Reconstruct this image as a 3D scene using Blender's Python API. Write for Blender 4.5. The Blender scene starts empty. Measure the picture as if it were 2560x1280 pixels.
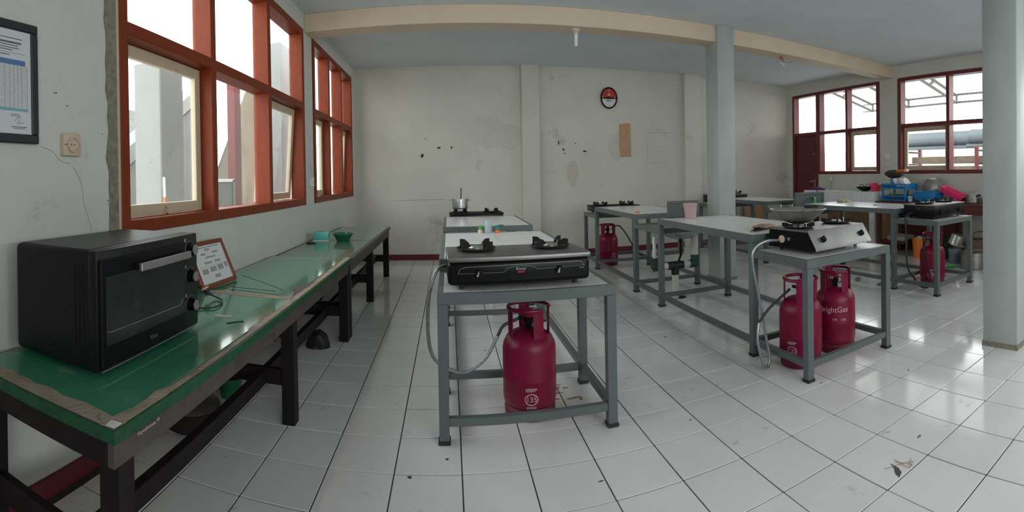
import bpy, bmesh, math, random
from mathutils import Vector, Matrix
PI = math.pi
random.seed(7)
S = bpy.context.scene
COL = S.collection

# ---------------------------------------------------------------- camera (swept phone panorama: cylindrical lens)
F, V0, YAW, PITCH, ROLL, CAMH = 1206.34, 451.21, .1306, -.0067, -.0170, 1.2928
cd = bpy.data.cameras.new('camera')
cam = bpy.data.objects.new('camera', cd)
COL.objects.link(cam)
S.camera = cam
cd.type = 'PANO'
cd.lens = 10
cd.clip_start, cd.clip_end = .05, 200
cd.panorama_type = 'CENTRAL_CYLINDRICAL'
cd.central_cylindrical_range_u_min, cd.central_cylindrical_range_u_max = -1280 / F, 1280 / F
cd.central_cylindrical_range_v_min, cd.central_cylindrical_range_v_max = -(1280 - V0) / F, V0 / F
cd.central_cylindrical_radius = 1
_f = Vector((math.sin(YAW) * math.cos(PITCH), math.cos(YAW) * math.cos(PITCH), math.sin(PITCH)))
_r = Vector((math.cos(YAW), -math.sin(YAW), 0))
_u = _r.cross(_f)
_r, _u = math.cos(ROLL) * _r + math.sin(ROLL) * _u, -math.sin(ROLL) * _r + math.cos(ROLL) * _u
cam.matrix_world = Matrix(((_r.x, _u.x, -_f.x, 0), (_r.y, _u.y, -_f.y, 0), (_r.z, _u.z, -_f.z, CAMH), (0, 0, 0, 1)))

# ---------------------------------------------------------------- world: even overcast sky
W = bpy.data.worlds.new('overcast')
S.world = W
W.use_nodes = True
bgn = W.node_tree.nodes['Background']
bgn.inputs[0].default_value = (.98, .985, 1, 1)
bgn.inputs[1].default_value = 4.3
S.view_settings.view_transform = 'Standard'
S.view_settings.look = 'None'
S.view_settings.exposure = 0.78
S.view_settings.gamma = 1
S.view_settings.use_curve_mapping = False
S.cycles.max_bounces = 12
S.cycles.diffuse_bounces = 7
S.cycles.glossy_bounces = 5
S.cycles.transparent_max_bounces = 12
S.cycles.sample_clamp_indirect = 8
S.cycles.caustics_reflective = False
S.cycles.caustics_refractive = False

# room dimensions (metres): camera stands at x=0 y=0
XL, XR, YB, YF, ZC = -1.50, 6.53, 7.66, -1.6, 3.08
WT = .15
def portal(name, loc, rot, sx, sy):
    l = bpy.data.lights.new(name, 'AREA')
    l.shape = 'RECTANGLE'
    l.size, l.size_y = sx, sy
    l.energy = 1
    l.cycles.is_portal = True
    o = bpy.data.objects.new(name, l)
    o.location, o.rotation_euler = loc, rot
    COL.objects.link(o)
portal('window_portal', (XL - .17, 3.36, 1.97), (0, -PI / 2, 0), 1.8, 3.0)
portal('window_portal', (XL - .17, 6.32, 1.97), (0, -PI / 2, 0), 1.8, 2.1)
portal('window_portal', (XR + .17, 6.4, 2.06), (0, PI / 2, 0), 1.6, 2.3)
portal('window_portal', (XR + .17, 3.4, 2.06), (0, PI / 2, 0), 1.6, 2.9)
portal('window_portal', (XR + .17, .02, 2.06), (0, PI / 2, 0), 1.6, 2.7)
portal('window_portal', (2.25, YF - .17, 1.91), (PI / 2, 0, 0), 3.3, 1.9)

# ---------------------------------------------------------------- materials
def mat(name, col, rough=.5, metal=0., var=.08, scale=6., bump=0., bscale=60., spec=.5, dirt=None, dscale=9., damt=.5,
        stretch=None, coat=0., world=False, alpha=None, rnd=0.):
    m = bpy.data.materials.new(name)
    m.use_nodes = True
    nt = m.node_tree
    N, L = nt.nodes, nt.links
    b = N['Principled BSDF']
    b.inputs['Roughness'].default_value = rough
    b.inputs['Metallic'].default_value = metal
    b.inputs['Specular IOR Level'].default_value = spec
    if coat:
        b.inputs['Coat Weight'].default_value = coat
        b.inputs['Coat Roughness'].default_value = .06
    if alpha is not None:
        b.inputs['Alpha'].default_value = alpha
    tc = N.new('ShaderNodeTexCoord')
    src = tc.outputs['Object']
    if world:
        g = N.new('ShaderNodeNewGeometry')
        src = g.outputs['Position']
    if stretch:
        mp = N.new('ShaderNodeMapping')
        mp.inputs['Scale'].default_value = stretch
        L.new(src, mp.inputs[0])
        src = mp.outputs[0]
    n = N.new('ShaderNodeTexNoise')
    n.inputs['Scale'].default_value = scale
    n.inputs['Detail'].default_value = 6
    n.inputs['Roughness'].default_value = .6
    L.new(src, n.inputs['Vector'])
    r = N.new('ShaderNodeValToRGB')
    r.color_ramp.elements[0].position, r.color_ramp.elements[1].position = .3, .7
    r.color_ramp.elements[0].color = [min(1, c * (1 - var)) for c in col] + [1]
    r.color_ramp.elements[1].color = [min(1, c * (1 + var)) for c in col] + [1]
    L.new(n.outputs['Fac'], r.inputs[0])
    out = r.outputs[0]
    if dirt:
        n2 = N.new('ShaderNodeTexNoise')
        n2.inputs['Scale'].default_value = dscale
        n2.inputs['Detail'].default_value = 8
        n2.inputs['Roughness'].default_value = .7
        L.new(src, n2.inputs['Vector'])
        r2 = N.new('ShaderNodeValToRGB')
        r2.color_ramp.elements[0].position, r2.color_ramp.elements[1].position = 1 - damt * .75, 1 - damt * .55
        r2.color_ramp.elements[0].color, r2.color_ramp.elements[1].color = (0, 0, 0, 1), (1, 1, 1, 1)
        L.new(n2.outputs['Fac'], r2.inputs[0])
        mx = N.new('ShaderNodeMix')
        mx.data_type = 'RGBA'
        L.new(r2.outputs[0], mx.inputs['Factor'])
        L.new(out, mx.inputs[6])
        mx.inputs[7].default_value = list(dirt) + [1]
        out = mx.outputs[2]
    if rnd:
        oi = N.new('ShaderNodeObjectInfo')
        ma = N.new('ShaderNodeMapRange')
        ma.inputs[3].default_value, ma.inputs[4].default_value = 1 - rnd, 1 + rnd * .4
        L.new(oi.outputs['Random'], ma.inputs[0])
        hs = N.new('ShaderNodeHueSaturation')
        L.new(ma.outputs[0], hs.inputs['Value'])
        L.new(out, hs.inputs['Color'])
        out = hs.outputs[0]
    L.new(out, b.inputs['Base Color'])
    if bump:
        n3 = N.new('ShaderNodeTexNoise')
        n3.inputs['Scale'].default_value = bscale
        n3.inputs['Detail'].default_value = 5
        L.new(src, n3.inputs['Vector'])
        bp = N.new('ShaderNodeBump')
        bp.inputs['Strength'].default_value = bump
        bp.inputs['Distance'].default_value = .01
        L.new(n3.outputs['Fac'], bp.inputs['Height'])
        L.new(bp.outputs[0], b.inputs['Normal'])
    return m
def glass_mat(name, tint=(.96, .99, .98), refl=.06, rough=.02, haze=0.):
    m = bpy.data.materials.new(name)
    m.use_nodes = True
    N, L = m.node_tree.nodes, m.node_tree.links
    N.remove(N['Principled BSDF'])
    o = N['Material Output']
    t = N.new('ShaderNodeBsdfTransparent')
    t.inputs[0].default_value = list(tint) + [1]
    g = N.new('ShaderNodeBsdfGlossy')
    g.inputs['Roughness'].default_value = rough
    x = N.new('ShaderNodeMixShader')
    fr = N.new('ShaderNodeLayerWeight')
    fr.inputs[0].default_value = .25
    mr = N.new('ShaderNodeMapRange')
    mr.inputs[3].default_value, mr.inputs[4].default_value = refl, .5
    L.new(fr.outputs['Fresnel'], mr.inputs[0])
    L.new(mr.outputs[0], x.inputs[0])
    L.new(t.outputs[0], x.inputs[1])
    L.new(g.outputs[0], x.inputs[2])
    last = x
    if haze:
        d = N.new('ShaderNodeBsdfDiffuse')
        d.inputs[0].default_value = (.8, .82, .8, 1)
        y = N.new('ShaderNodeMixShader')
        n = N.new('ShaderNodeTexNoise')
        n.inputs['Scale'].default_value = 7
        n.inputs['Detail'].default_value = 6
        q = N.new('ShaderNodeMapRange')
        q.inputs[1].default_value, q.inputs[2].default_value = .35, .8
        q.inputs[3].default_value, q.inputs[4].default_value = haze * .4, haze
        L.new(n.outputs['Fac'], q.inputs[0])
        L.new(q.outputs[0], y.inputs[0])
        L.new(x.outputs[0], y.inputs[1])
        L.new(d.outputs[0], y.inputs[2])
        last = y
    L.new(last.outputs[0], o.inputs[0])
    return m
M = dict(
    wall=mat('wall_paint', (.625, .61, .535), .75, var=.05, scale=1.6, bump=.15, bscale=25, dirt=(.42, .41, .36), dscale=1.3, damt=.52),
    wallleft=mat('wall_paint_left', (.63, .63, .585), .7, var=.05, scale=1.8, bump=.15, bscale=22, dirt=(.44, .43, .38), dscale=2.2, damt=.5),
    ceiling=mat('ceiling_paint', (.67, .73, .765), .8, var=.05, scale=1.2, bump=.1, bscale=14),
    beam=mat('peach_paint', (.68, .55, .42), .65, var=.05, scale=2),
    pillar=mat('grey_gloss_paint', (.41, .445, .435), .42, var=.09, scale=2.2, stretch=(3, 3, 1), dirt=(.50, .53, .515), dscale=2.5, damt=.5, bump=.06, bscale=18),
    tile=mat('floor_tile', (.76, .755, .755), .10, var=.04, scale=3, dirt=(.46, .45, .43), dscale=5, damt=.50, bump=.012, bscale=9, world=True, rnd=.05),
    grout=mat('floor_grout', (.06, .055, .05), .9),
    redtrim=mat('red_skirting', (.13, .014, .02), .5),
    winred=mat('window_wood_red', (.215, .034, .0075), .48, spec=.25, var=.14, scale=5, stretch=(6, 6, 1.2)),
    winred2=mat('window_wood_maroon', (.15, .020, .021), .4, var=.12, scale=5),
    door=mat('door_maroon', (.13, .017, .022), .42, var=.1, scale=4),
    cream=mat('cream_sash_paint', (.58, .47, .33), .5, var=.05),
    glass=glass_mat('window_glass', haze=.05),
    mortar=mat('crumbled_mortar', (.24, .22, .17), .95, var=.3, scale=30, bump=1., bscale=40),
    bwood=mat('dark_bench_wood', (.012, .0085, .009), .55, spec=.25, var=.3, scale=10, stretch=(4, 4, 1)),
    apron=mat('worn_apron_wood', (.085, .068, .062), .6, var=.25, scale=9, dirt=(.03, .025, .02), dscale=8, damt=.5),
    gtop=mat('green_glass_top', (.055, .25, .155), .13, var=.14, scale=3, dirt=(.16, .32, .25), dscale=3.2, damt=.52, coat=.6),
    gtop2=mat('green_vinyl_top', (.085, .20, .135), .20, var=.1, scale=3, coat=.5),
    gedge=mat('green_edge_tape', (.005, .075, .028), .6, var=.3, scale=30),
    worn=mat('worn_border', (.33, .27, .20), .8, var=.25, scale=14, dirt=(.07, .055, .04), dscale=18, damt=.56, bump=.5),
    steel=mat('grey_steel_paint', (.115, .137, .138), .38, spec=.4, var=.08, scale=7),
    wtile=mat('white_ceramic', (.78, .785, .79), .2, var=.04, scale=5, dirt=(.62, .61, .59), dscale=6, damt=.5),
    shelf=mat('shelf_ceramic', (.58, .57, .55), .35, var=.08, scale=6, dirt=(.24, .21, .18), dscale=7, damt=.54),
    black=mat('black_enamel', (.005, .005, .006), .32, var=.2, spec=.22),
    blackm=mat('black_matt', (.009, .009, .010), .6, var=.2, spec=.25),
    iron=mat('cast_iron', (.014, .012, .011), .7, spec=.25, var=.4, scale=20, bump=.4),
    chrome=mat('stove_steel', (.27, .262, .258), .46, 1., var=.12, scale=8, dirt=(.24, .22, .19), dscale=10, damt=.55),
    alu=mat('aluminium', (.62, .62, .61), .32, 1., var=.1, scale=6, stretch=(1, 1, 6)),
    alud=mat('dull_aluminium', (.42, .405, .38), .45, 1., var=.15, scale=8, dirt=(.12, .10, .08), dscale=9, damt=.52),
    soot=mat('pan_soot', (.015, .012, .010), .85, var=.3),
    pink=mat('cylinder_magenta', (.19, .0024, .036), .40, spec=.35, var=.1, scale=7, dirt=(.14, .008, .03), dscale=6, damt=.53, bump=.05),
    pinkd=mat('cylinder_foot', (.16, .008, .03), .55, var=.2, scale=10),
    print=mat('faded_white_print', (.60, .40, .46), .7, var=.25, scale=40),
    redcap=mat('red_plastic', (.42, .012, .012), .4),
    tealcap=mat('teal_metal', (.03, .22, .20), .3, .3),
    hose=mat('metal_hose', (.30, .33, .34), .38, .7, var=.2, scale=60),
    rubber=mat('black_rubber', (.018, .018, .02), .5),
    pvc=mat('white_pvc', (.68, .66, .62), .45, dirt=(.45, .42, .36), dscale=9, damt=.5),
    pvcg=mat('dark_green_fitting', (.015, .055, .045), .45),
    pvcb=mat('black_fitting', (.015, .022, .025), .45),
    paper=mat('white_paper', (.66, .68, .70), .6, var=.02),
    ink=mat('grey_ink', (.13, .14, .16), .8),
    inkb=mat('blue_print', (.10, .20, .42), .7),
    inkt=mat('teal_print', (.22, .40, .47), .7),
    fblack=mat('black_frame', (.018, .018, .022), .45),
    fwood=mat('reddish_frame', (.20, .045, .02), .32, var=.2, scale=12),
    socket=mat('yellowed_plastic', (.62, .49, .38), .45, var=.04),
    dark=mat('dark_hole', (.03, .022, .018), .8),
    knob=mat('silver_knob', (.42, .41, .40), .38, .8),
    handle=mat('silver_handle', (.48, .47, .46), .34, .85),
    oven=mat('oven_black', (.007, .0075, .008), .40, spec=.3, var=.2, scale=12, bump=.05),
    oventop=mat('oven_black_dusty', (.022, .023, .023), .42, var=.35, scale=18, dirt=(.10, .10, .09), dscale=16, damt=.48),
    ovenglass=mat('oven_dark_glass', (.020, .024, .023), .16, spec=.4, var=.3, scale=5, dirt=(.055, .062, .06), dscale=4, damt=.52),
    mint=mat('mint_plastic', (.14, .58, .50), .35),
    green=mat('green_plastic', (.012, .14, .07), .35),
    green2=mat('bright_green_plastic', (.06, .42, .06), .4),
    blue=mat('blue_plastic', (.012, .19, .46), .38),
    hotpink=mat('hot_pink_plastic', (.80, .035, .17), .38),
    pinkt=mat('pink_clear_plastic', (.62, .42, .44), .3, alpha=.62, var=.15),
    clearp=mat('clear_plastic', (.55, .62, .66), .2, alpha=.45),
    orange=mat('orange_plastic', (.72, .19, .025), .4),
    redp=mat('red_bowl', (.50, .025, .02), .4),
    wood=mat('plywood', (.50, .29, .16), .65, var=.18, scale=8, stretch=(8, 8, 1)),
    wood2=mat('red_table_wood', (.105, .022, .014), .45, var=.2, scale=8),
    cane=mat('woven_cane', (.22, .15, .08), .7, var=.4, scale=40),
    boardw=mat('cutting_board', (.38, .21, .11), .6, var=.2, scale=12),
    cloth=mat('rag_cloth', (.48, .44, .28), .9, var=.35, scale=30, bump=.8),
    purple=mat('purple_cloth', (.18, .03, .22), .8, var=.3, scale=20),
    bag=mat('white_plastic_bag', (.66, .66, .68), .35, var=.12, scale=12, alpha=.85),
    bagb=mat('black_bag', (.010, .009, .010), .55),
    damp=mat('damp_paint', (.575, .562, .493), .8, var=.05, scale=4),
    damp2=mat('rust_stain_paint', (.55, .50, .43), .8, var=.05),
    scuff=mat('black_scuff', (.05, .045, .04), .9),
    pencil=mat('pencil_mark', (.34, .33, .30), .9),
    white=mat('white_plastic', (.78, .78, .76), .35),
    bulb=glass_mat('bulb_glass', refl=.12),
    extw=mat('outside_white_wall', (.27, .27, .265), .85, var=.08, scale=1.5, bump=.2, bscale=6),
    extg=mat('outside_grey_wall', (.17, .175, .17), .85, var=.12, scale=1.4),
    extb=mat('outside_brown_wall', (.13, .105, .07), .85, var=.25, scale=1.6),
    extr=mat('outside_red_post', (.16, .022, .025), .6),
    concrete=mat('yard_concrete', (.50, .49, .47), .9, var=.12, scale=2),
    zinc=mat('zinc_sheet', (.20, .24, .28), .5, .35, var=.12, scale=3),
    truss=mat('grey_truss', (.13, .12, .115), .6),
    roofp=mat('pale_roof_sheet', (.50, .36, .31), .6, alpha=.75),
    timber=mat('grey_timber', (.17, .125, .09), .8, var=.25, scale=9),
    gold=mat('gold_print', (.55, .36, .06), .5),
    clockred=mat('clock_red', (.45, .02, .02), .4),
)

# ---------------------------------------------------------------- mesh helpers
def smooth(pts, k=8):
    P = [Vector(p) for p in pts]
    P = [P[0] * 2 - P[1]] + P + [P[-1] * 2 - P[-2]]
    out = []
    for i in range(1, len(P) - 2):
        a, b, c, d = P[i - 1:i + 3]
        for j in range(k):
            t = j / k
            out.append(.5 * (2 * b + (c - a) * t + (2 * a - 5 * b + 4 * c - d) * t * t + (3 * b - a - 3 * c + d) * t ** 3))
    return out + [P[-2]]
class G:
    def __init__(s):
        s.v, s.f = [], []
    def add(s, v, f, T=None):
        o = len(s.v)
        s.v += [tuple(T @ Vector(p)) if T else tuple(p) for p in v]
        s.f += [tuple(i + o for i in q) for q in f]
        return s
    def box(s, x0, x1, y0, y1, z0, z1, T=None):
        v = [(x, y, z) for x in (x0, x1) for y in (y0, y1) for z in (z0, z1)]
        return s.add(v, [(0, 1, 3, 2), (4, 6, 7, 5), (0, 4, 5, 1), (2, 3, 7, 6), (0, 2, 6, 4), (1, 5, 7, 3)], T)
    def cyl(s, p0, p1, r0, r1=None, n=16, cap=True):
        p0, p1 = Vector(p0), Vector(p1)
        r1 = r0 if r1 is None else r1
        z = (p1 - p0).normalized()
        x = z.cross(Vector((0, 0, 1)) if abs(z.z) < .9 else Vector((1, 0, 0))).normalized()
        y = z.cross(x)
        v = []
        for p, r in ((p0, r0), (p1, r1)):
            v += [p + r * (math.cos(2 * PI * i / n) * x + math.sin(2 * PI * i / n) * y) for i in range(n)]
        f = [(i, (i + 1) % n, n + (i + 1) % n, n + i) for i in range(n)]
        if cap:
            f += [tuple(range(n))[::-1], tuple(range(n, 2 * n))]
        return s.add(v, f)
    def lathe(s, prof, n=28, c=(0, 0, 0), T=None, a0=0., a1=2 * PI):
        full = abs(a1 - a0 - 2 * PI) < 1e-6
        m = n if full else n + 1
        v = [(c[0] + r * math.cos(a0 + (a1 - a0) * i / n), c[1] + r * math.sin(a0 + (a1 - a0) * i / n), c[2] + z) for r, z in prof for i in range(m)]
        f = []
        for k in range(len(prof) - 1):
            for i in range(n):
                j = (i + 1) % m
                f.append((k * m + i, k * m + j, (k + 1) * m + j, (k + 1) * m + i))
        if full:
            if prof[0][0] > 1e-5: f.append(tuple(range(m))[::-1])
            if prof[-1][0] > 1e-5: f.append(tuple(range((len(prof) - 1) * m, len(prof) * m)))
        return s.add(v, f, T)
    def tube(s, pts, r, n=8, closed=False):
        P = [Vector(p) for p in pts]
        k = len(P)
        v, prev = [], None
        for i, p in enumerate(P):
            t = (P[(i + 1) % k] - P[i - 1]) if closed else (P[min(i + 1, k - 1)] - P[max(i - 1, 0)])
            t.normalize()
            if prev is None:
                x = t.cross(Vector((0, 0, 1)) if abs(t.z) < .9 else Vector((1, 0, 0))).normalized()
            else:
                x = (prev - t * prev.dot(t)).normalized()
            prev = x
            y = t.cross(x)
            rr = r[i] if hasattr(r, '__len__') else r
            v += [p + rr * (math.cos(2 * PI * j / n) * x + math.sin(2 * PI * j / n) * y) for j in range(n)]
        f = [(i * n + j, i * n + (j + 1) % n, ((i + 1) % k) * n + (j + 1) % n, ((i + 1) % k) * n + j) for i in range(k if closed else k - 1) for j in range(n)]
        if not closed:
            f += [tuple(range(n))[::-1], tuple(range((k - 1) * n, k * n))]
        return s.add(v, f)
    def prism(s, poly, z0, z1, T=None):
        n = len(poly)
        v = [(x, y, z0) for x, y in poly] + [(x, y, z1) for x, y in poly]
        f = [tuple(range(n))[::-1], tuple(range(n, 2 * n))] + [(i, (i + 1) % n, n + (i + 1) % n, n + i) for i in range(n)]
        return s.add(v, f, T)
    def text(s, body, size, T, ext=.0006, wrap=None):
        c = bpy.data.curves.new('t', 'FONT')
        c.body, c.size, c.extrude, c.align_x, c.align_y = body, size, ext / 2, 'CENTER', 'CENTER'
        c.resolution_u = 3
        o = bpy.data.objects.new('t', c)
        me = bpy.data.meshes.new_from_object(o)
        v = [Vector(p.co) for p in me.vertices]
        f = [tuple(p.vertices) for p in me.polygons]
        bpy.data.objects.remove(o)
        bpy.data.meshes.remove(me)
        bpy.data.curves.remove(c)
        if wrap:                      # (radius, angle, height): bend round a standing cylinder
            R, a, h = wrap
            v = [Vector(((R + p.z) * math.cos(a + p.x / R), (R + p.z) * math.sin(a + p.x / R), h + p.y)) for p in v]
        return s.add(v, f, T)
    def build(s, name, m, parent=None, bevel=0., seg=1, flat=False, loc=None, rot=None):
        me = bpy.data.meshes.new(name)
        me.from_pydata(s.v, [], s.f)
        bm = bmesh.new()
        bm.from_mesh(me)
        bmesh.ops.recalc_face_normals(bm, faces=bm.faces)
        if bevel:
            e = [x for x in bm.edges if len(x.link_faces) == 2 and x.calc_face_angle(0) > .6]
            bmesh.ops.bevel(bm, geom=e, offset=bevel, segments=seg, affect='EDGES', profile=.5, clamp_overlap=True)
        bm.to_mesh(me)
        bm.free()
        me.materials.append(M[m] if isinstance(m, str) else m)
        if not flat:
            me.polygons.foreach_set('use_smooth', [True] * len(me.polygons))
            me.set_sharp_from_angle(angle=.6)
        o = bpy.data.objects.new(name, me)
        COL.objects.link(o)
        if parent: o.parent = parent
        if loc: o.location = loc
        if rot: o.rotation_euler = rot
        return o
def tag(o, label, cat, group=None):
    o['label'], o['category'] = label, cat
    if group: o['group'] = group
    return o
def thing(name, label, cat, loc=(0, 0, 0), rz=0., group=None):
    o = bpy.data.objects.new(name, None)
    COL.objects.link(o)
    o.empty_display_size = .1
    o.location, o.rotation_euler = loc, (0, 0, rz)
    return tag(o, label, cat, group)
def struct(o, label=None):
    o['kind'] = 'structure'
    if label: o['label'] = label
    return o
def lab(o, label):
    o['label'] = label
    return o
def TR(loc=(0, 0, 0), rx=0., ry=0., rz=0.):
    return Matrix.Translation(loc) @ Matrix.Rotation(rz, 4, 'Z') @ Matrix.Rotation(ry, 4, 'Y') @ Matrix.Rotation(rx, 4, 'X')
def blob(n, rx, ry, j=.25, seed=0):
    R = random.Random(seed)
    ks = [1 + R.uniform(-j, j) for _ in range(n)]
    return [(rx * ks[i] * math.cos(2 * PI * i / n), ry * ks[i] * math.sin(2 * PI * i / n)) for i in range(n)]
def lump(name, m, parent, rx, ry, rz, loc, seed=0, amp=.3, n=14, freq=3.):
    """a crumpled soft heap with a flat underside"""
    from mathutils import noise
    g = G()
    prof = 8
    v, f = [], []
    for k in range(prof + 1):
        t = k / prof * PI / 2
        for i in range(n):
            a = 2 * PI * i / n
            d = 1 + amp * noise.noise(Vector((math.cos(a) * math.cos(t) * freq + seed * 7.3, math.sin(a) * math.cos(t) * freq, math.sin(t) * freq)))
            v.append((rx * d * math.cos(a) * math.cos(t), ry * d * math.sin(a) * math.cos(t), rz * d * math.sin(t)))
    for k in range(prof):
        for i in range(n):
            f.append((k * n + i, k * n + (i + 1) % n, (k + 1) * n + (i + 1) % n, (k + 1) * n + i))
    f.append(tuple(range(n))[::-1])
    g.add(v, f)
    return g.build(name, m, parent, loc=loc)

# ================================================================ the room
# ---- floor: slab with separate ceramic tiles
slab = struct(G().box(XL - WT, XR + WT, YF - WT, YB + WT, -.14, -.004).build('floor', 'grout'), 'white ceramic tiled floor with dark joints')
TX0, TY0, TP = .035, 1.80, .2985
tg = G().box(-TP / 2 + .0029, TP / 2 - .0029, -TP / 2 + .0029, TP / 2 - .0029, -.012, 0)
t0 = tg.build('tile', 'tile', slab, bevel=.0016)
cells = []
for i in range(-6, 23):
    for j in range(-12, 21):
        x, y = TX0 + (i + .5) * TP, TY0 + (j + .5) * TP
        if XL - .1 < x < XR + .1 and YF - .1 < y < YB + .1:
            r = math.hypot(x, y)
            az = math.atan2(x, y) - YAW
            seen = abs(az) < 1.1 and V0 + F * CAMH / r < 1330
            cells.append((0 if seen else 1, r, x, y))
cells.sort()
rest = G()
RT = random.Random(3)
for k, (a, r, x, y) in enumerate(cells):
    dz = RT.uniform(-.0006, .0006)
    if k == 0:
        t0.location = (x, y, dz)
    elif k < 300:
        o = t0.copy()
        o.location = (x, y, dz)
        COL.objects.link(o)
    else:
        h = TP / 2 - .0029
        rest.box(x - h, x + h, y - h, y + h, -.012, dz)
ro = rest.build('tile_field', 'tile', slab)
ro['kind'] = 'stuff'

# ---- ceiling and beams
struct(G().box(XL - WT, XR + WT, YF - WT, YB + WT, ZC, ZC + .12).build('ceiling', 'ceiling'), 'pale blue-grey painted ceiling')
struct(G().box(XL, XR, 4.95, 5.20, 2.885, ZC).build('ceiling_beam', 'beam', bevel=.006), 'peach painted beam across the ceiling at the pillar')
struct(G().box(XL, XR, 1.36, 1.60, 2.92, ZC).build('ceiling_beam', 'beam', bevel=.006), 'peach painted beam near the front pillar')

# ---- walls; s runs along y, d is depth into the wall
def wl(g, s0, s1, z0, z1, d0=0., d1=WT): return g.box(XL - d1, XL - d0, s0, s1, z0, z1)
def wr(g, s0, s1, z0, z1, d0=0., d1=WT): return g.box(XR + d0, XR + d1, s0, s1, z0, z1)
W1, W2 = (1.80, 4.90), (5.22, 7.42)
ZS, ZT, ZW = 1.04, 2.08, 2.90
g = G()
wl(g, YF, YB, 0, ZS); wl(g, YF, YB, ZW, ZC)
wl(g, YF, W1[0], ZS, ZW); wl(g, W1[1], W2[0], ZS, ZW); wl(g, W2[1], YB, ZS, ZW)
wall_left = struct(g.build('wall_left', 'wallleft'), 'pale plastered wall with the red window frames')
g = G()
DR = (6.79, 7.54)
RB = (1.95, 4.87)
ZSR, ZTR, ZWR = 1.27, 2.07, 2.87
wr(g, YF, YB, ZWR, ZC); wr(g, DR[1], YB, 0, ZWR); wr(g, 5.25, DR[0], 0, ZSR)
wr(g, 4.87, 5.25, 0, ZWR); wr(g, RB[0], 4.87, 0, ZSR); wr(g, 1.35, RB[0], 0, ZWR); wr(g, -1.3, 1.35, 0, ZSR); wr(g, YF, -1.3, 0, ZWR)
wall_right = struct(g.build('wall_right', 'wall'), 'pale wall with door and maroon windows onto the yard')
wall_back = struct(G().box(XL - WT, XR + WT, YB, YB + WT, 0, ZC).build('wall_back', 'wall'), 'long pale back wall with damp stains')
FX = (.6, 1.7, 2.8, 3.9)  # bays of the added rear window, sized for fill daylight
g = G()
g.box(XL - WT, XR + WT, YF - WT, YF, 0, .95).box(XL - WT, XR + WT, YF - WT, YF, ZWR, ZC).box(XL - WT, FX[0], YF - WT, YF, .95, ZWR).box(FX[-1], XR + WT, YF - WT, YF, .95, ZWR)
struct(g.build('wall_front', 'wall'), 'pale wall with added long window behind the camera')
G().box(1.17, 1.45, YB - .10, YB, 0, ZC).build('pilaster', 'wall', wall_back, bevel=.004)
G().box(4.04, 4.37, YB - .10, YB, 0, ZC).build('pilaster', 'wall', wall_back, bevel=.004)
TB = Matrix.Translation((0, YB - .0006, 0)) @ Matrix.Rotation(PI / 2, 4, 'X')
SD = [0]
def stain(name, m, poly, x, z, par=wall_back):
    SD[0] += .00012
    G().prism([(a + x, b + z) for a, b in poly], -.0004, .0008 + SD[0], TB).build(name, m, par)
stain('damp_patch', 'damp', blob(22, .30, .26, .10, 3), .62, 2.02)
stain('damp_patch', 'damp', blob(18, .22, .20, .12, 5), .98, 1.93)
stain('damp_patch', 'damp', blob(16, .16, .24, .12, 9), 2.78, 1.78)
stain('rust_stain', 'damp2', blob(14, .10, .24, .15, 4), 2.02, 1.34)
for i, (x, z, a, b) in enumerate(((-.42, 1.66, .03, .045), (-.15, 1.78, .045, .02), (1.78, 1.84, .012, .05), (1.86, 1.73, .026, .026), (1.88, 1.67, .015, .015), (2.22, 1.70, .035, .018), (2.06, 1.83, .018, .01), (-.36, 1.93, .02, .012), (.05, 1.78, .02, .03))):
    stain('scuff_mark', 'scuff', blob(9, a * .75, b * .75, .4, i), x, z)
for x0, z0, x1, z1 in ((1.5, 1.96, 1.62, 1.99), (1.5, 1.35, 1.72, 1.37), (3.38, 2.02, 3.85, 2.03), (3.34, 1.9, 3.345, 1.56), (3.4, 1.5, 3.75, 1.505), (3.46, 1.7, 3.7, 1.695), (1.49, 1.5, 1.495, 1.38), (-.9, .95, -.1, .96)):
    d = .005
    stain('pencil_line', 'pencil', [(x0, z0), (x1 + d, z1), (x1 + d, z1 + d), (x0, z0 + d)], 0, 0)
# plaster cracks on the left wall near the socket
for pts in (((1.33, 1.455), (1.40, 1.435), (1.44, 1.40), (1.50, 1.385)), ((1.52, 1.375), (1.57, 1.30), (1.59, 1.2), (1.63, 1.1), (1.63, 1.06))):
    G().tube([(XL + .0006, y, z) for y, z in smooth(pts, 4)], .0014, 5).build('plaster_crack', 'pencil', wall_left)
for i, (y, z) in enumerate(((1.415, 1.688), (1.425, 1.69), (1.49, 1.64), (1.72, 1.53), (1.76, 1.20), (1.755, 1.215), (1.10, 1.30))):
    G().prism(blob(7, .0028, .004, .4, i), -.0004, .001, Matrix.Translation((XL + .0005, y, z)) @ Matrix.Rotation(PI / 2, 4, 'Y')).build('chip_mark', 'scuff', wall_left)

# skirtings
struct(G().box(XL + .012, XR - .012, YB - .012, YB, 0, .09).build('baseboard_back', 'redtrim', bevel=.003), 'dark red painted skirting along the back wall')
struct(G().box(XL, XL + .012, YF, YB, 0, .09).build('baseboard_left', 'redtrim', bevel=.003), 'dark red painted skirting below the green benches')
struct(G().box(XR - .012, XR, YF, DR[0], 0, .09).build('baseboard_right', 'redtrim', bevel=.003), 'dark red painted skirting below the yard windows')

# ---- pillars
for nm, x0, x1, y0, y1, l in (('pillar', 3.07, 3.31, 4.90, 5.19, 'grey painted square pillar in the middle of the room'), ('pillar', 3.20, 3.45, 1.33, 1.61, 'grey painted square pillar in the right foreground')):
    p = struct(G().box(x0, x1, y0, y1, 0, ZC).build(nm, 'pillar', bevel=.012, seg=2), l)
    G().box(x0 - .004, x1 + .004, y0 - .004, y1 + .004, 0, .035).build('mortar_base', 'mortar', p)

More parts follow.
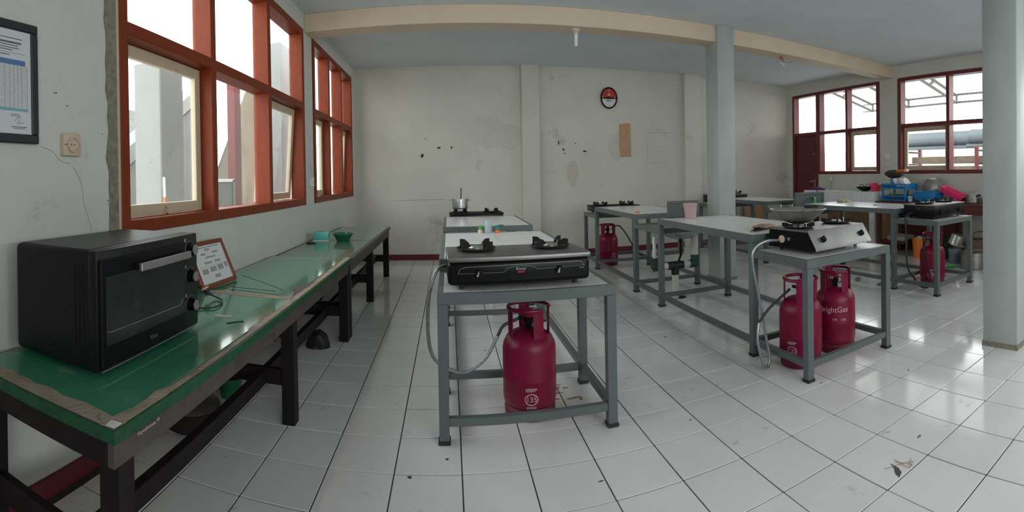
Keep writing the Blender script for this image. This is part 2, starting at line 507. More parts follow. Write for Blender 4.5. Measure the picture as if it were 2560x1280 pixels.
# ---- windows
def bar(g, side, s0, s1, z0, z1, d0=-.012, d1=.13):
    (wl if side < 0 else wr)(g, s0, s1, z0, z1, d0, d1)
def pane(par, side, s0, s1, z0, z1, d=.105):
    g = G(); bar(g, side, s0, s1, z0, z1, d - .002, d + .002); return g.build('pane', 'glass', par, flat=True)
def sash(par, side, s0, s1, z0, z1, tilt=0., w=.065):
    X = XL if side < 0 else XR
    sg = -1 if side < 0 else 1
    T = Matrix.Translation((X + sg * .095, 0, z1)) @ Matrix.Rotation(-sg * tilt, 4, 'Y')
    h = z1 - z0
    g = G()
    for a in ((s0, s0 + w, -h, 0), (s1 - w, s1, -h, 0), (s0 + w, s1 - w, -w, 0), (s0 + w, s1 - w, -h, -h + w)):
        g.box(-.018, .018, *a, T)
    o = g.build('sash', 'cream', par, bevel=.003)
    G().box(-.002, .002, s0 + w - .01, s1 - w + .01, -h + w - .01, -w + .01, T).build('pane', 'glass', o, flat=True)
    c = (s0 + s1) / 2
    k = -sg
    G().tube([T @ Vector(q) for q in ((k * .02, c, -h + .05), (k * .035, c + .004, -h + .035), (k * .03, c - .01, -h + .01), (k * .035, c + .012, -h - .005))], .004, 6).build('latch_hook', 'alud', o)
    return o
def window(name, label, side, cols, z0, zt, z1, m, sashes, w=.07, door_to=None):
    X = XL if side < 0 else XR
    root = bpy.data.objects.new(name, None)
    COL.objects.link(root)
    struct(root, label)
    a, b = cols[0], cols[-1]
    zlo = z0
    h = w / 2
    for i, c in enumerate(cols):
        lo, hi = (c, c + w) if i == 0 else (c - w, c) if i == len(cols) - 1 else (c - h, c + h)
        g = G(); bar(g, side, lo, hi, zlo, z1); g.build('stile', m, root, bevel=.004)
    spans = [(cols[i] + (w if i == 0 else h), cols[i + 1] - (w if i == len(cols) - 2 else h)) for i in range(len(cols) - 1)]
    for i, (s0, s1) in enumerate(spans):
        for q, (za, zb) in enumerate(((z0, z0 + w), (zt - h, zt + h), (z1 - w, z1))):
            g = G(); bar(g, side, s0, s1, za, zb); g.build('rail', m, root, bevel=.004)
        pane(root, side, s0 - .005, s1 + .005, zt + h - .005, z1 - w + .005)
        if i in sashes:
            sash(root, side, s0 + .004, s1 - .004, z0 + w + .004, zt - h - .004, sashes[i])
        else:
            pane(root, side, s0 - .005, s1 + .005, z0 + w - .005, zt - h + .005)
    return root
w1 = window('window_1', 'large red timber window with cream sashes beside the toaster oven', -1, (1.85, 2.84, 3.87, 4.88), ZS, ZT, ZW, 'winred', {0: 0., 2: .07})
window('window_2', 'red timber window nearest the back left corner', -1, (5.24, 5.96, 6.67, 7.40), ZS, ZT, ZW, 'winred', {0: 0., 2: .05})
window('window_3', 'maroon yard window beside the maroon door', 1, (5.27, 6.03, 6.79), ZSR, ZTR, ZWR, 'winred2', {0: .0}, w=.055)
window('window_4', 'wide maroon yard window left of the foreground pillar', 1, (1.97, 2.92, 3.88, 4.85), ZSR, ZTR, ZWR, 'winred2', {2: 0.}, w=.06)
window('added_window_5', 'added unseen maroon yard window behind the foreground pillar', 1, (-1.3, -.4, .45, 1.35), ZSR, ZTR, ZWR, 'winred2', {}, w=.06)  # out-of-view window added to let in more daylight
w6 = struct(bpy.data.objects.new('added_window_6', None), 'added long maroon window in the unseen wall behind the camera')  # out-of-view window added to brighten the near half of the room
COL.objects.link(w6)
for i, x in enumerate(FX): G().box(x - .03, x + .03, YF - .13, YF + .01, .95, ZWR).build('stile', 'winred2', w6, bevel=.004)
for x0, x1 in zip(FX[:-1], FX[1:]):
    for z in (.98, 2.07, ZWR - .03): G().box(x0 + .03, x1 - .03, YF - .13, YF + .01, z - .03, z + .03).build('rail', 'winred2', w6, bevel=.004)
    for a, c in ((1.0, 2.05), (2.09, ZWR - .05)): G().box(x0 + .025, x1 - .025, YF - .107, YF - .103, a, c).build('pane', 'glass', w6, flat=True)
# rough filling beside the large window
R = random.Random(5)
ym = [(1.755 + R.uniform(-.012, .012)) for _ in range(30)]
g = G()
for i in range(29):
    za, zb = 1.02 + i * .066, 1.02 + (i + 1) * .066
    g.add([(XL - .06, ym[i], za), (XL + .006, ym[i], za), (XL + .010, 1.825, za), (XL - .06, 1.825, za), (XL - .06, ym[i + 1], zb), (XL + .006, ym[i + 1], zb), (XL + .010, 1.825, zb), (XL - .06, 1.825, zb)],
          [(0, 1, 5, 4), (1, 2, 6, 5), (2, 3, 7, 6), (0, 3, 2, 1), (4, 5, 6, 7)])
g.build('mortar_joint', 'mortar', w1)
G().box(XL - .05, XL + .006, 1.825, 1.85, ZS, ZW).build('filler_strip', 'cream', w1)

# ---- maroon door with fanlight
d1 = struct(bpy.data.objects.new('door_1', None), 'maroon painted door with clear fanlight in the far right corner')
COL.objects.link(d1)
for a in ((DR[0], DR[0] + .055, 0, ZWR), (DR[1] - .055, DR[1], 0, ZWR), (DR[0] + .055, DR[1] - .055, ZWR - .055, ZWR), (DR[0] + .055, DR[1] - .055, ZTR - .03, ZTR + .03)):
    g = G(); bar(g, 1, *a); g.build('jamb', 'winred2', d1, bevel=.004)
g = G(); bar(g, 1, DR[0] + .055, DR[1] - .055, .01, ZTR - .03, .03, .07)
leaf = g.build('door_leaf', 'door', d1, bevel=.003)
G().box(XR - .01, XR + .03, DR[0] + .08, DR[0] + .11, 1.01, 1.17).build('lock_plate', 'alud', leaf, bevel=.003)
G().tube(smooth([(XR - .01, DR[0] + .09, 1.13), (XR - .05, DR[0] + .10, 1.13), (XR - .055, DR[0] + .2, 1.125)], 5), .009, 8).build('door_handle', 'alu', leaf)
G().box(XR, XR + .03, DR[0] + .1, DR[0] + .16, 1.66, 1.68).build('bolt', 'alud', leaf)
pane(d1, 1, DR[0] + .05, DR[1] - .05, ZTR + .03, ZWR - .05)

# ================================================================ outside
struct(G().box(-14, XL - WT, -6, 18, -.3, -.15).build('yard_ground', 'concrete'), 'pale concrete ground outside the left windows')
struct(G().box(XL - WT, XR + WT, -9, YF - WT, -.3, -.15).build('yard_ground', 'concrete'), 'pale concrete ground outside the wall behind the camera')
struct(G().box(XR + WT, 24, -6, 18, -.3, -.15).build('yard_ground', 'concrete'), 'pale concrete yard outside the right windows')
sw = struct(bpy.data.objects.new('stair_block', None), 'white outdoor staircase wall behind the left window')
COL.objects.link(sw)
TS = Matrix.Translation((-4.05, 0, 0)) @ Matrix(((0, 0, -1, 0), (1, 0, 0, 0), (0, 1, 0, 0), (0, 0, 0, 1)))
G().prism([(2.4, -.15), (7.6, -.15), (7.6, 2.92), (4.6, 1.18), (2.4, -.10)], 0, .2, TS).build('stringer_wall', 'extg', sw)
G().prism([(2.2, -.02), (4.6, 1.24), (7.6, 2.99), (7.6, 3.2), (4.5, 1.44), (2.1, .2)], -.06, .24, TS).build('sloped_parapet', 'extw', sw)
G().prism([(7.4, -.15), (10.2, -.15), (10.2, 3.9), (8.9, 3.1), (7.6, 1.5)], -.12, -.08, TS).build('lower_panel', 'extb', sw)
struct(G().box(-6.6, -6.4, 1.5, 12, -.15, 2.9).build('courtyard_wall', 'extw'), 'white courtyard wall beyond the staircase')
struct(G().box(-2.75, -2.45, 3.62, 4.02, -.15, 2.42).build('outside_pillar', 'extw', bevel=.01), 'pale grey outdoor pillar seen through the large window')
struct(G().box(-2.75, -2.45, 6.85, 7.4, -.15, 3.4).build('outside_pillar', 'extw', bevel=.01), 'grey outdoor pillar behind the right pane of the large window')
struct(G().box(-3.1, -2.98, 6.30, 6.52, -.15, 2.9).build('outside_post', 'extr', bevel=.005), 'dark red outdoor post behind the middle pane')
nb = thing('notice_board', 'green framed notice board standing outside the middle pane', 'notice board', (-2.9, 5.55, -.15))
G().box(-.012, .012, -.55, .50, .75, 1.46).build('board_panel', 'extg', nb)
for a in ((-.55, -.49, .75, 1.48), (-.10, -.04, .75, 1.48), (.44, .50, .75, 1.48)):
    G().box(-.02, .025, *a).build('board_stile', 'green', nb)
G().box(-.02, .025, -.55, .50, 1.45, 1.49).build('board_rail', 'white', nb)
for y in (-.5, .45): G().box(-.02, .02, y - .02, y + .02, 0, .76).build('leg', 'green', nb)
bs = thing('broom', 'broom with yellow and white stick leaning outside the cream sash', 'broom', (-2.36, 3.56, -.15))
G().cyl((0, 0, .2), (-.06, .06, 1.32), .013, n=10).build('stick', 'orange', bs)
G().cyl((-.06, .06, 1.32), (-.068, .068, 1.5), .0135, n=10).build('grip', 'white', bs)
G().prism([(-.12, 0), (.12, 0), (.03, .22), (-.03, .22)], -.03, .03, TR((0, 0, 0), PI / 2)).build('bristles', 'timber', bs)
# right yard
struct(G().box(12.0, 12.2, -2, 18, -.15, 2.0).build('courtyard_wall', 'extw'), 'white boundary wall beyond the yard')
cr = thing('carport_roof', 'translucent carport roof on grey steel trusses over the yard', 'roof', (0, 0, 0))
g = G()
for i in range(26):
    y = 2.6 + i * .2
    g.add([(6.9, y, 3.62), (9.4, y, 3.05), (6.9, y + .1, 3.65), (9.4, y + .1, 3.08), (6.9, y + .2, 3.62), (9.4, y + .2, 3.05)], [(0, 1, 3, 2), (2, 3, 5, 4)])
g.build('roof_sheet', 'roofp', cr, flat=True)
for y in (3.4, 5.3, 6.6, 7.7):
    for q in (((6.75, y, 3.50), (9.3, y, 2.98)), ((6.75, y, 3.34), (9.3, y, 2.82)), ((9.3, y, 2.82), (9.3, y, 3.0)), ((8.2, y, 3.05), (8.4, y, 3.18))):
        G().cyl(*q, .030, n=6).build('truss_bar', 'truss', cr)
for z in (2.83, 3.0):
    G().box(9.28, 9.32, 3.0, 8.0, z - .022, z + .022).build('purlin', 'truss', cr)
for i, (y0, y1, z) in enumerate(((4.55, 6.6, 1.98), (2.6, 4.55, 2.0))):
    c = thing('metal_sheet_roll', ('long zinc sheet roll lying behind the cream sash', 'pale zinc sheet roll beside the foreground pillar')[i], 'sheet roll', (8.6, (y0 + y1) / 2, z - .3))
    g = G(); L = (y1 - y0) / 2
    g.lathe([(.155, -L), (.155, L)], 24, T=TR((0, 0, .3), PI / 2))
    g.lathe([(.145, L), (.145, -L)], 24, T=TR((0, 0, .3), PI / 2)).build('sheet', 'zinc', c)
    for k in (-.6, .5): G().lathe([(.158, -.012), (.16, 0), (.158, .012)], 24, T=TR((0, k * L, .3), PI / 2)).build('strap', 'truss', c)
    G().box(-.25, .25, -L, L, .10, .14).build('flat_sheet', 'zinc', c)
rk = thing('timber_rack', 'weathered post rack holding planks outside the yard window', 'rack', (8.6, 4.3, -.15))
for y in (-1.5, 0, 1.7):
    for x in (-.28, .28): G().box(x - .03, x + .03, y - .03, y + .03, 0, 1.93).build('post', 'extr', rk)
    for z in (1.2, 1.42, 1.62, 1.88): G().box(-.3, .3, y - .025, y + .025, z - .03, z).build('crossbar', 'extr', rk)
RP = random.Random(11)
for i, (y0, y1, z, x) in enumerate(((2.2, 5.9, 1.272, 8.44), (2.3, 5.95, 1.272, 8.60), (2.2, 5.7, 1.272, 8.76), (2.6, 5.2, 1.052, 8.45), (2.3, 4.9, 1.052, 8.68), (2.5, 5.9, 1.472, 8.5), (2.2, 5.6, 1.472, 8.72))):
    tag(G().box(-.075, .075, (y0 - y1) / 2, (y1 - y0) / 2, 0, .135).build('timber_plank', 'timber', bevel=.004, loc=(x, (y0 + y1) / 2, z), rot=(0, 0, RP.uniform(-.003, .003))),
        ('nearest plank on the middle bars of the outdoor rack', 'centre plank on the middle bars of the outdoor rack', 'farthest plank on the middle bars of the outdoor rack', 'nearer plank on the lowest bars of the outdoor rack', 'farther plank on the lowest bars of the outdoor rack', 'nearer plank on the upper bars of the outdoor rack', 'farther plank on the upper bars of the outdoor rack')[i], 'plank', 'planks stacked outside the yard window')

# ================================================================ green benches along the left wall
def bench(label, y0, y1, ztop, leg_ys, green):
    b = thing('workbench', label, 'workbench', (0, 0, 0), group='green workbenches along the window wall')
    x0, x1 = -1.482, -.80
    th = .035
    # worn timber deck
    G().box(x0, x1, y0, y1, ztop - th, ztop - .004).build('deck_board', 'worn' if green else 'apron', b, bevel=.003)
    if green:
        segs = [(y0 + .055, 2.425), (2.475, y1 - .03)]
        for k, (a, c) in enumerate(segs):
            G().box(x0 + .02, x1 - .035 - .02 * k, a, c, ztop - .006, ztop).build('green_glass_sheet', 'gtop', b, bevel=.001)
        G().box(x1, x1 + .006, y0, y1, ztop - th - .002, ztop - .001).build('edge_tape', 'gedge', b)
        G().box(x0, x1 + .006, y0 - .006, y0, ztop - th - .002, ztop - .001).build('edge_tape', 'gedge', b)
        R = random.Random(2)
        pts = []                                   # ragged worn strip along the front edge
        n = 46
        for i in range(n + 1):
            t = y0 + (y1 - y0) * i / n
            pts.append((x1 - (.034 if t < 1.2 else .012 if t < 1.85 else .030) - R.random() * .014, t))
        G().prism([(x1 - .004, y0 + .004)] + [(x1 - .004, y1 - .004)] + pts[::-1], ztop - .001, ztop + .0015).build('worn_border', 'worn', b)
        pts = [(x0 + .02 + (x1 - x0 - .02) * i / 16, y0 + .045 + R.random() * .025) for i in range(17)]
        G().prism([(x0 + .02, y0 + .004), (x1 - .004, y0 + .004)] + pts[::-1], ztop - .001, ztop + .0012).build('worn_border', 'worn', b)
        pts = [(x0 + .02 + (x1 - x0 - .06) * i / 16, 2.475 + R.random() * .02) for i in range(17)]
        G().prism([(x0 + .02, 2.42), (x1 - .04, 2.42)] + pts[::-1], ztop - .001, ztop + .0012).build('worn_border', 'worn', b)
        G().prism([(x1 - .03, 2.50), (x1 - .03, 2.92), (x1 - .12, 2.69)], ztop - .001, ztop + .0010).build('broken_corner', 'apron', b)
        G().prism([(x1 - .004, y0 + .004), (x1 - .004, y0 + .035), (x1 - .035, y0 + .03), (x1 - .03, y0 + .004)], ztop, ztop + .004).build('corner_plate', 'white', b)
        G().text('Heycalisemua 99', .016, TR((x1 - .0065, y0 + .16, ztop - .058), PI / 2, 0, PI / 2)).build('chalk_writing', 'print', b)
        for a, c in (((-1.30, 2.60), (-.98, 2.58)), ((-1.33, 2.545), (-.93, 2.50)), ((-1.36, 2.95), (-.95, 2.62))):
            G().tube([(a[0], a[1], ztop + .0006), ((a[0] + c[0]) / 2, (a[1] + c[1]) / 2 + .012, ztop + .0006), (c[0], c[1], ztop + .0006)], .0012, 5).build('glass_crack', 'scuff', b)
    else:
        for a, c in ((y0 + .02, 4.98), (5.01, y1 - .02)):
            G().box(x0 + .03, x1 - .03, a, c, ztop - .006, ztop).build('green_sheet', 'gtop2', b, bevel=.001)
    zl = ztop - th
    for x in (x1 - .03, x0 + .03):
        G().box(x - .012, x + .012, y0 + .02, y1 - .02, zl - .085, zl).build('side_apron', 'apron', b, bevel=.002)
    for y in (y0 + .03, y1 - .03):
        G().box(x0 + .03, x1 - .042, y - .012, y + .012, zl - .085, zl).build('end_apron', 'bwood', b, bevel=.002)
    for y in leg_ys:
        for x in (x1 - .055, x0 + .06):
            G().box(x - .036, x + .036, y - .034, y + .034, 0, zl).build('leg', 'bwood', b, bevel=.003)
        G().box(x0 + .096, x1 - .091, y - .016, y + .016, .20, .285).build('cross_rail', 'bwood', b, bevel=.002)
    for a, c in zip(leg_ys[:-1], leg_ys[1:]):
        G().box(-1.02, -.98, a + .016, c - .016, .205, .28).build('long_rail', 'bwood', b, bevel=.002)
    return b
ZB = .665
bench('dark wooden workbench with green glass top and green edge, nearest the camera', .945, 3.835, ZB, (1.02, 2.44, 3.79), True)
bench('dark wooden workbench with plain green top running to the back corner', 3.845, 6.48, ZB - .01, (3.885, 5.06, 6.38), False)

# ---- toaster oven
ov = thing('toaster_oven', 'large black toaster oven standing on the near green workbench', 'oven', (-1.245, 1.475, ZB + .002), PI / 2 + .02)
W_, D_, Z0, Z1 = .335, .20, .018, .412
body = G().box(-W_, W_, -D_ + .02, D_, Z0, Z1).build('body', 'oven', ov, bevel=.022, seg=4)
G().box(-W_ + .02, W_ - .02, -D_ + .05, D_ - .02, Z1 - .001, Z1 + .001).build('top_panel', 'oventop', ov)
for k in range(3):
    G().box(-W_ - .002, -W_ + .004, -D_ + .05 + k * .018, -D_ + .056 + k * .018, Z0 + .06, Z1 - .05).build('side_rib', 'blackm', body)
face = G().box(-W_, W_, -D_ - .004, -D_ + .03, Z0, Z1).build('front_frame', 'oven', ov, bevel=.010, seg=2)
door = G().box(-W_ + .012, .205, -D_ - .018, -D_ - .004, Z0 + .016, Z1 - .03).build('door', 'black', ov, bevel=.003)
G().box(-W_ + .03, .195, -D_ - .0205, -D_ - .0178, Z0 + .085, Z1 - .085).build('door_glass', 'ovenglass', door)
G().box(-.15, .195, -D_ - .055, -D_ - .040, Z1 - .088, Z1 - .060).build('door_handle', 'handle', door, bevel=.003)
for x in (-.13, .175): G().box(x - .01, x + .01, -D_ - .042, -D_ - .016, Z1 - .084, Z1 - .064).build('handle_post', 'blackm', door)
G().tube([(-W_ + .032, -D_ - .0207, Z0 + .135), (-W_ + .05, -D_ - .0207, Z0 + .128), (.155, -D_ - .0207, Z0 + .122), (.178, -D_ - .0207, Z0 + .142)], .0016, 6).build('wire_rack_edge', 'alud', door)
G().text('Kirin', .022, TR((-.03, -D_ - .0182, Z0 + .048), PI / 2)).build('brand_mark', 'handle', door)
G().box(-W_ + .02, .30, -D_ - .010, -D_ - .004, Z0 + .002, Z0 + .006).build('bottom_trim', 'handle', face)
for i, z in enumerate((.345, .235, .115)):
    k = G().cyl((.268, -D_ - .004, z), (.268, -D_ - .030, z), .027, .022, 24).build('knob', 'black', ov)
    G().cyl((.268, -D_ - .030, z), (.268, -D_ - .034, z), .021, .020, 24).build('knob_cap', 'knob', k)
    G().tube([(.268 + .038 * math.cos(a), -D_ - .0045, z + .038 * math.sin(a)) for a in [PI * (.15 + .1 * q) for q in range(11)]], .0011, 5).build('dial_mark', 'knob', k)
    G().box(.222, .236, -D_ - .0052, -D_ - .004, z + .036, z + .05).build('dial_symbol', 'knob', k)
for x in (-.27, .27):
    for y in (-.13, .13): G().cyl((x, y, 0), (x, y, Z0 + .004), .016, .018, 14).build('foot', 'rubber', ov)
TI = (Matrix.Translation((-1.245, 1.475, ZB)) @ Matrix.Rotation(PI / 2 + .02, 4, 'Z')).inverted()
cordp = smooth([TI @ Vector(q) for q in ((-1.33, 1.80, ZB + .06), (-1.26, 1.95, ZB + .008), (-1.19, 2.07, ZB + .006), (-1.13, 2.13, ZB + .006), (-1.155, 2.25, ZB + .006), (-1.225, 2.30, ZB + .012), (-1.25, 2.27, ZB + .03))], 8)
cord = G().tube(cordp, .0045, 8).build('power_cord', 'rubber', ov)
G().cyl(TI @ Vector((-1.25, 2.27, ZB + .03)), TI @ Vector((-1.262, 2.262, ZB + .058)), .014, .017, 12).build('plug', 'rubber', cord)
G().cyl(TI @ Vector((-1.262, 2.262, ZB + .058)), TI @ Vector((-1.264, 2.261, ZB + .062)), .022, .022, 16).build('plug_face', 'socket', cord)

# ---- framed notice leaning against the wall on the bench
TFR = TR((0, 0, 0), -.42)
fr = thing('leaning_picture_frame', 'reddish wooden frame with organisation chart leaning on wall behind oven', 'picture frame', (-1.345, 2.60, ZB + .006), PI / 2 - .08)
def framed(par, w, h, b, t, m, T):
    for a in ((-w / 2, w / 2, 0, b), (-w / 2, w / 2, h - b, h), (-w / 2, -w / 2 + b, b, h - b), (w / 2 - b, w / 2, b, h - b)):
        G().box(a[0], a[1], -t / 2, t / 2, a[2], a[3], T).build('frame_bar', m, par, bevel=.004)
    return G().box(-w / 2 + b * .8, w / 2 - b * .8, -t * .15, t * .15, b * .8, h - b * .8, T).build('paper', 'paper', par)
pp = framed(fr, .39, .285, .027, .022, 'fwood', TFR)
def bars(par, lst, T, y, m='ink'):
    for x0, x1, z0, z1 in lst:
        G().box(x0, x1, y - .0006, y + .0003, z0, z1, T).build('print_line', m, par)
bars(pp, [(-.14, .13, .243, .249), (-.035, .018, .224, .236), (-.09, -.04, .198, .210), (.035, .10, .202, .214), (-.05, .06, .176, .187), (-.08, .0, .142, .156), (.03, .095, .144, .158), (-.13, -.07, .085, .115), (-.045, .02, .09, .12), (.04, .10, .092, .124), (.12, .155, .10, .13), (-.02, .04, .05, .07), (-.14, .145, .128, .1295), (-.01, -.009, .195, .224)], TFR, -.0038, 'pencil')

# ---- framed schedule and socket on the left wall
TW = Matrix.Translation((XL + .012, 1.105, 1.462)) @ Matrix.Rotation(PI / 2, 4, 'Z')
nf = thing('wall_picture_frame', 'black framed printed schedule hanging on the left wall', 'picture frame')
pp = framed(nf, .40, .482, .036, .024, 'fblack', TW)
bars(pp, [(-.12, .12, .411, .414), (-.13, .115, .392, .399), (-.10, .10, .383, .386), (-.11, .105, .373, .376), (-.09, .07, .364, .367), (-.13, .135, .354, .3552), (-.10, .055, .344, .347), (.06, .10, .112, .114), (.06, .11, .106, .108), (.062, .14, .062, .065), (.07, .13, .056, .058)], TW, -.0042)
bars(pp, [(-.15, .135, .308, .329)], TW, -.0042, 'inkb')
bars(pp, [(-.15, .148, .126, .137)], TW, -.0042, 'inkt')
g = G()
for i in range(24): g.box(-.15, .145, -.0048, -.0036, .137 + i * .00715, .1378 + i * .00715, TW)
for x in (-.15, -.10, -.02, .03, .055, .075, .095, .115, .1445): g.box(x, x + .0008, -.0048, -.0036, .137, .308, TW)
o = g.build('table_grid', 'pencil', pp); o['kind'] = 'stuff'
G().tube([TW @ Vector(q) for q in smooth([(.075, -.0045, .085), (.095, -.0045, .102), (.105, -.0045, .09), (.09, -.0045, .078), (.11, -.0045, .08), (.125, -.0045, .083)], 5)], .0007, 4).build('signature', 'ink', pp)
so = thing('wall_socket', 'yellowed square power socket on the wall under the framed schedule', 'socket')
def socket(par, T, w=.105, h=.098, m='socket'):
    p = G().box(-w / 2, w / 2, -.024, .004, -h / 2, h / 2, T).build('plate', m, par, bevel=.006, seg=2)
    G().lathe([(.034, 0), (.034, .012), (.029, .013), (.027, .004), (.0, .003)], 24, T=T @ TR((0, -.022, 0), PI / 2)).build('socket_well', m, p)
    for x in (-.010, .010): G().cyl(T @ Vector((x, -.026, 0)), T @ Vector((x, -.0245, 0)), .0032, n=10).build('pin_hole', 'dark', p)
    for x in (-.043, .043): G().cyl(T @ Vector((x, -.0255, 0)), T @ Vector((x, -.0235, 0)), .0035, n=10).build('screw', 'dark', p)
socket(so, Matrix.Translation((XL, 1.497, 1.468)) @ Matrix.Rotation(PI / 2, 4, 'Z'))
so = thing('wall_socket', 'small white power socket between the yard windows', 'socket')
socket(so, Matrix.Translation((XR, 5.09, 1.56)) @ Matrix.Rotation(-PI / 2, 4, 'Z'), m='white')
sw = thing('light_switch', 'small white switch with loose wire between the red windows', 'switch')
TQ = Matrix.Translation((XL, 5.10, 1.28)) @ Matrix.Rotation(PI / 2, 4, 'Z')
pl = G().box(-.035, .035, -.03, .003, -.05, .05, TQ).build('plate', 'white', sw, bevel=.004)
G().box(-.012, .012, -.037, -.029, -.02, .02, TQ).build('rocker', 'socket', pl, bevel=.002)
G().tube([TQ @ Vector(q) for q in smooth([(.0, -.01, .05), (.01, -.012, .12), (-.01, -.01, .2)], 4)], .003, 6).build('wire', 'socket', pl)

# ---- small things on the benches
tb = thing('tissue_box', 'mint green plastic tissue box on the far green bench', 'tissue box', (-1.345, 4.93, ZB - .0095), .15)
G().box(-.085, .085, -.06, .06, 0, .012).build('base', 'white', tb, bevel=.004)
G().box(-.08, .08, -.055, .055, .012, .10).build('cover', 'mint', tb, bevel=.014, seg=3)
G().box(-.03, .03, -.006, .006, .099, .104).build('slot', 'green', tb)
bw = thing('plastic_bowl', 'dark green plastic bowl beside the mint tissue box', 'bowl', (-1.12, 4.97, ZB - .01))
G().lathe([(.0, .0), (.062, 0), (.068, .006), (.105, .072), (.114, .074), (.114, .079), (.101, .078), (.06, .010), (0, .008)], 28).build('bowl_body', 'green', bw)
tag(lump('black_pouch', 'bagb', None, .055, .04, .014, (-1.39, 4.70, ZB - .01), 3, .3), 'flat black pouch on the far green bench by the wall', 'pouch')
tag(G().box(-.04, .04, -.004, .004, 0, .007).build('chalk_stick', 'socket', loc=(-1.03, 2.01, ZB), rot=(0, 0, .25)), 'short pale stick lying on the green glass before the oven', 'stick')
tag(G().tube([(-.04, 0, .0025), (0, .006, .0025), (.04, .0, .0025)], .0025, 6).build('bent_wire', 'scuff', loc=(-.935, 1.945, ZB), rot=(0, 0, .75)), 'thin dark bent wire lying near the bench edge', 'wire')

# ---- things stored under the near bench
pt = thing('sooty_pot', 'large blackened cooking pot with lid stored under the near bench', 'pot', (-1.325, 2.20, 0))
G().lathe([(0, 0), (.10, 0), (.13, .02), (.148, .07), (.15, .12), (.156, .122), (.148, .125), (.142, .07), (.12, .025), (0, .012)], 30).build('pot_body', 'soot', pt)
ld = G().lathe([(.155, .126), (.15, .13), (.10, .148), (.02, .156), (0, .156)], 30).build('lid', 'alud', pt)
G().lathe([(.0, .18), (.02, .178), (.022, .168), (.010, .155)], 16).build('lid_knob', 'blackm', ld)
for s in (-1, 1): G().tube(smooth([(-.04, s * .148, .10), (-.03, s * .185, .105), (.03, s * .185, .105), (.04, s * .148, .10)], 5), .006, 7).build('pot_handle', 'soot', pt)
pl = thing('plastic_pail', 'green plastic pail on the floor behind the near bench leg', 'pail', (-1.30, 2.62, 0))
G().lathe([(0, 0), (.055, 0), (.06, .008), (.075, .115), (.08, .116), (.08, .124), (.072, .122), (.054, .01), (0, .008)], 26).build('pail_body', 'green', pl)
G().tube([(.078 * math.cos(a), 0, .118 - .04 * math.sin(a)) for a in [PI * q / 12 for q in range(13)]], .003, 6).build('pail_handle', 'alud', pl)
ml = thing('mop_handle', 'pale wooden stick leaning under the near bench', 'stick', (-1.43, 2.56, 0))
G().cyl((0, 0, .01), (-.005, .13, .46), .009, n=10).build('stick', 'timber', ml)
G().lathe([(0, 0), (.03, 0), (.028, .05), (.011, .07)], 12).build('ferrule', 'alud', ml)
bg = lump('refuse_bag', 'bagb', None, .085, .075, .13, (-1.03, 3.62, 0), 4, .28, 24, 2.2)
tag(bg, 'crumpled black plastic bag on the floor under the bench', 'bag')

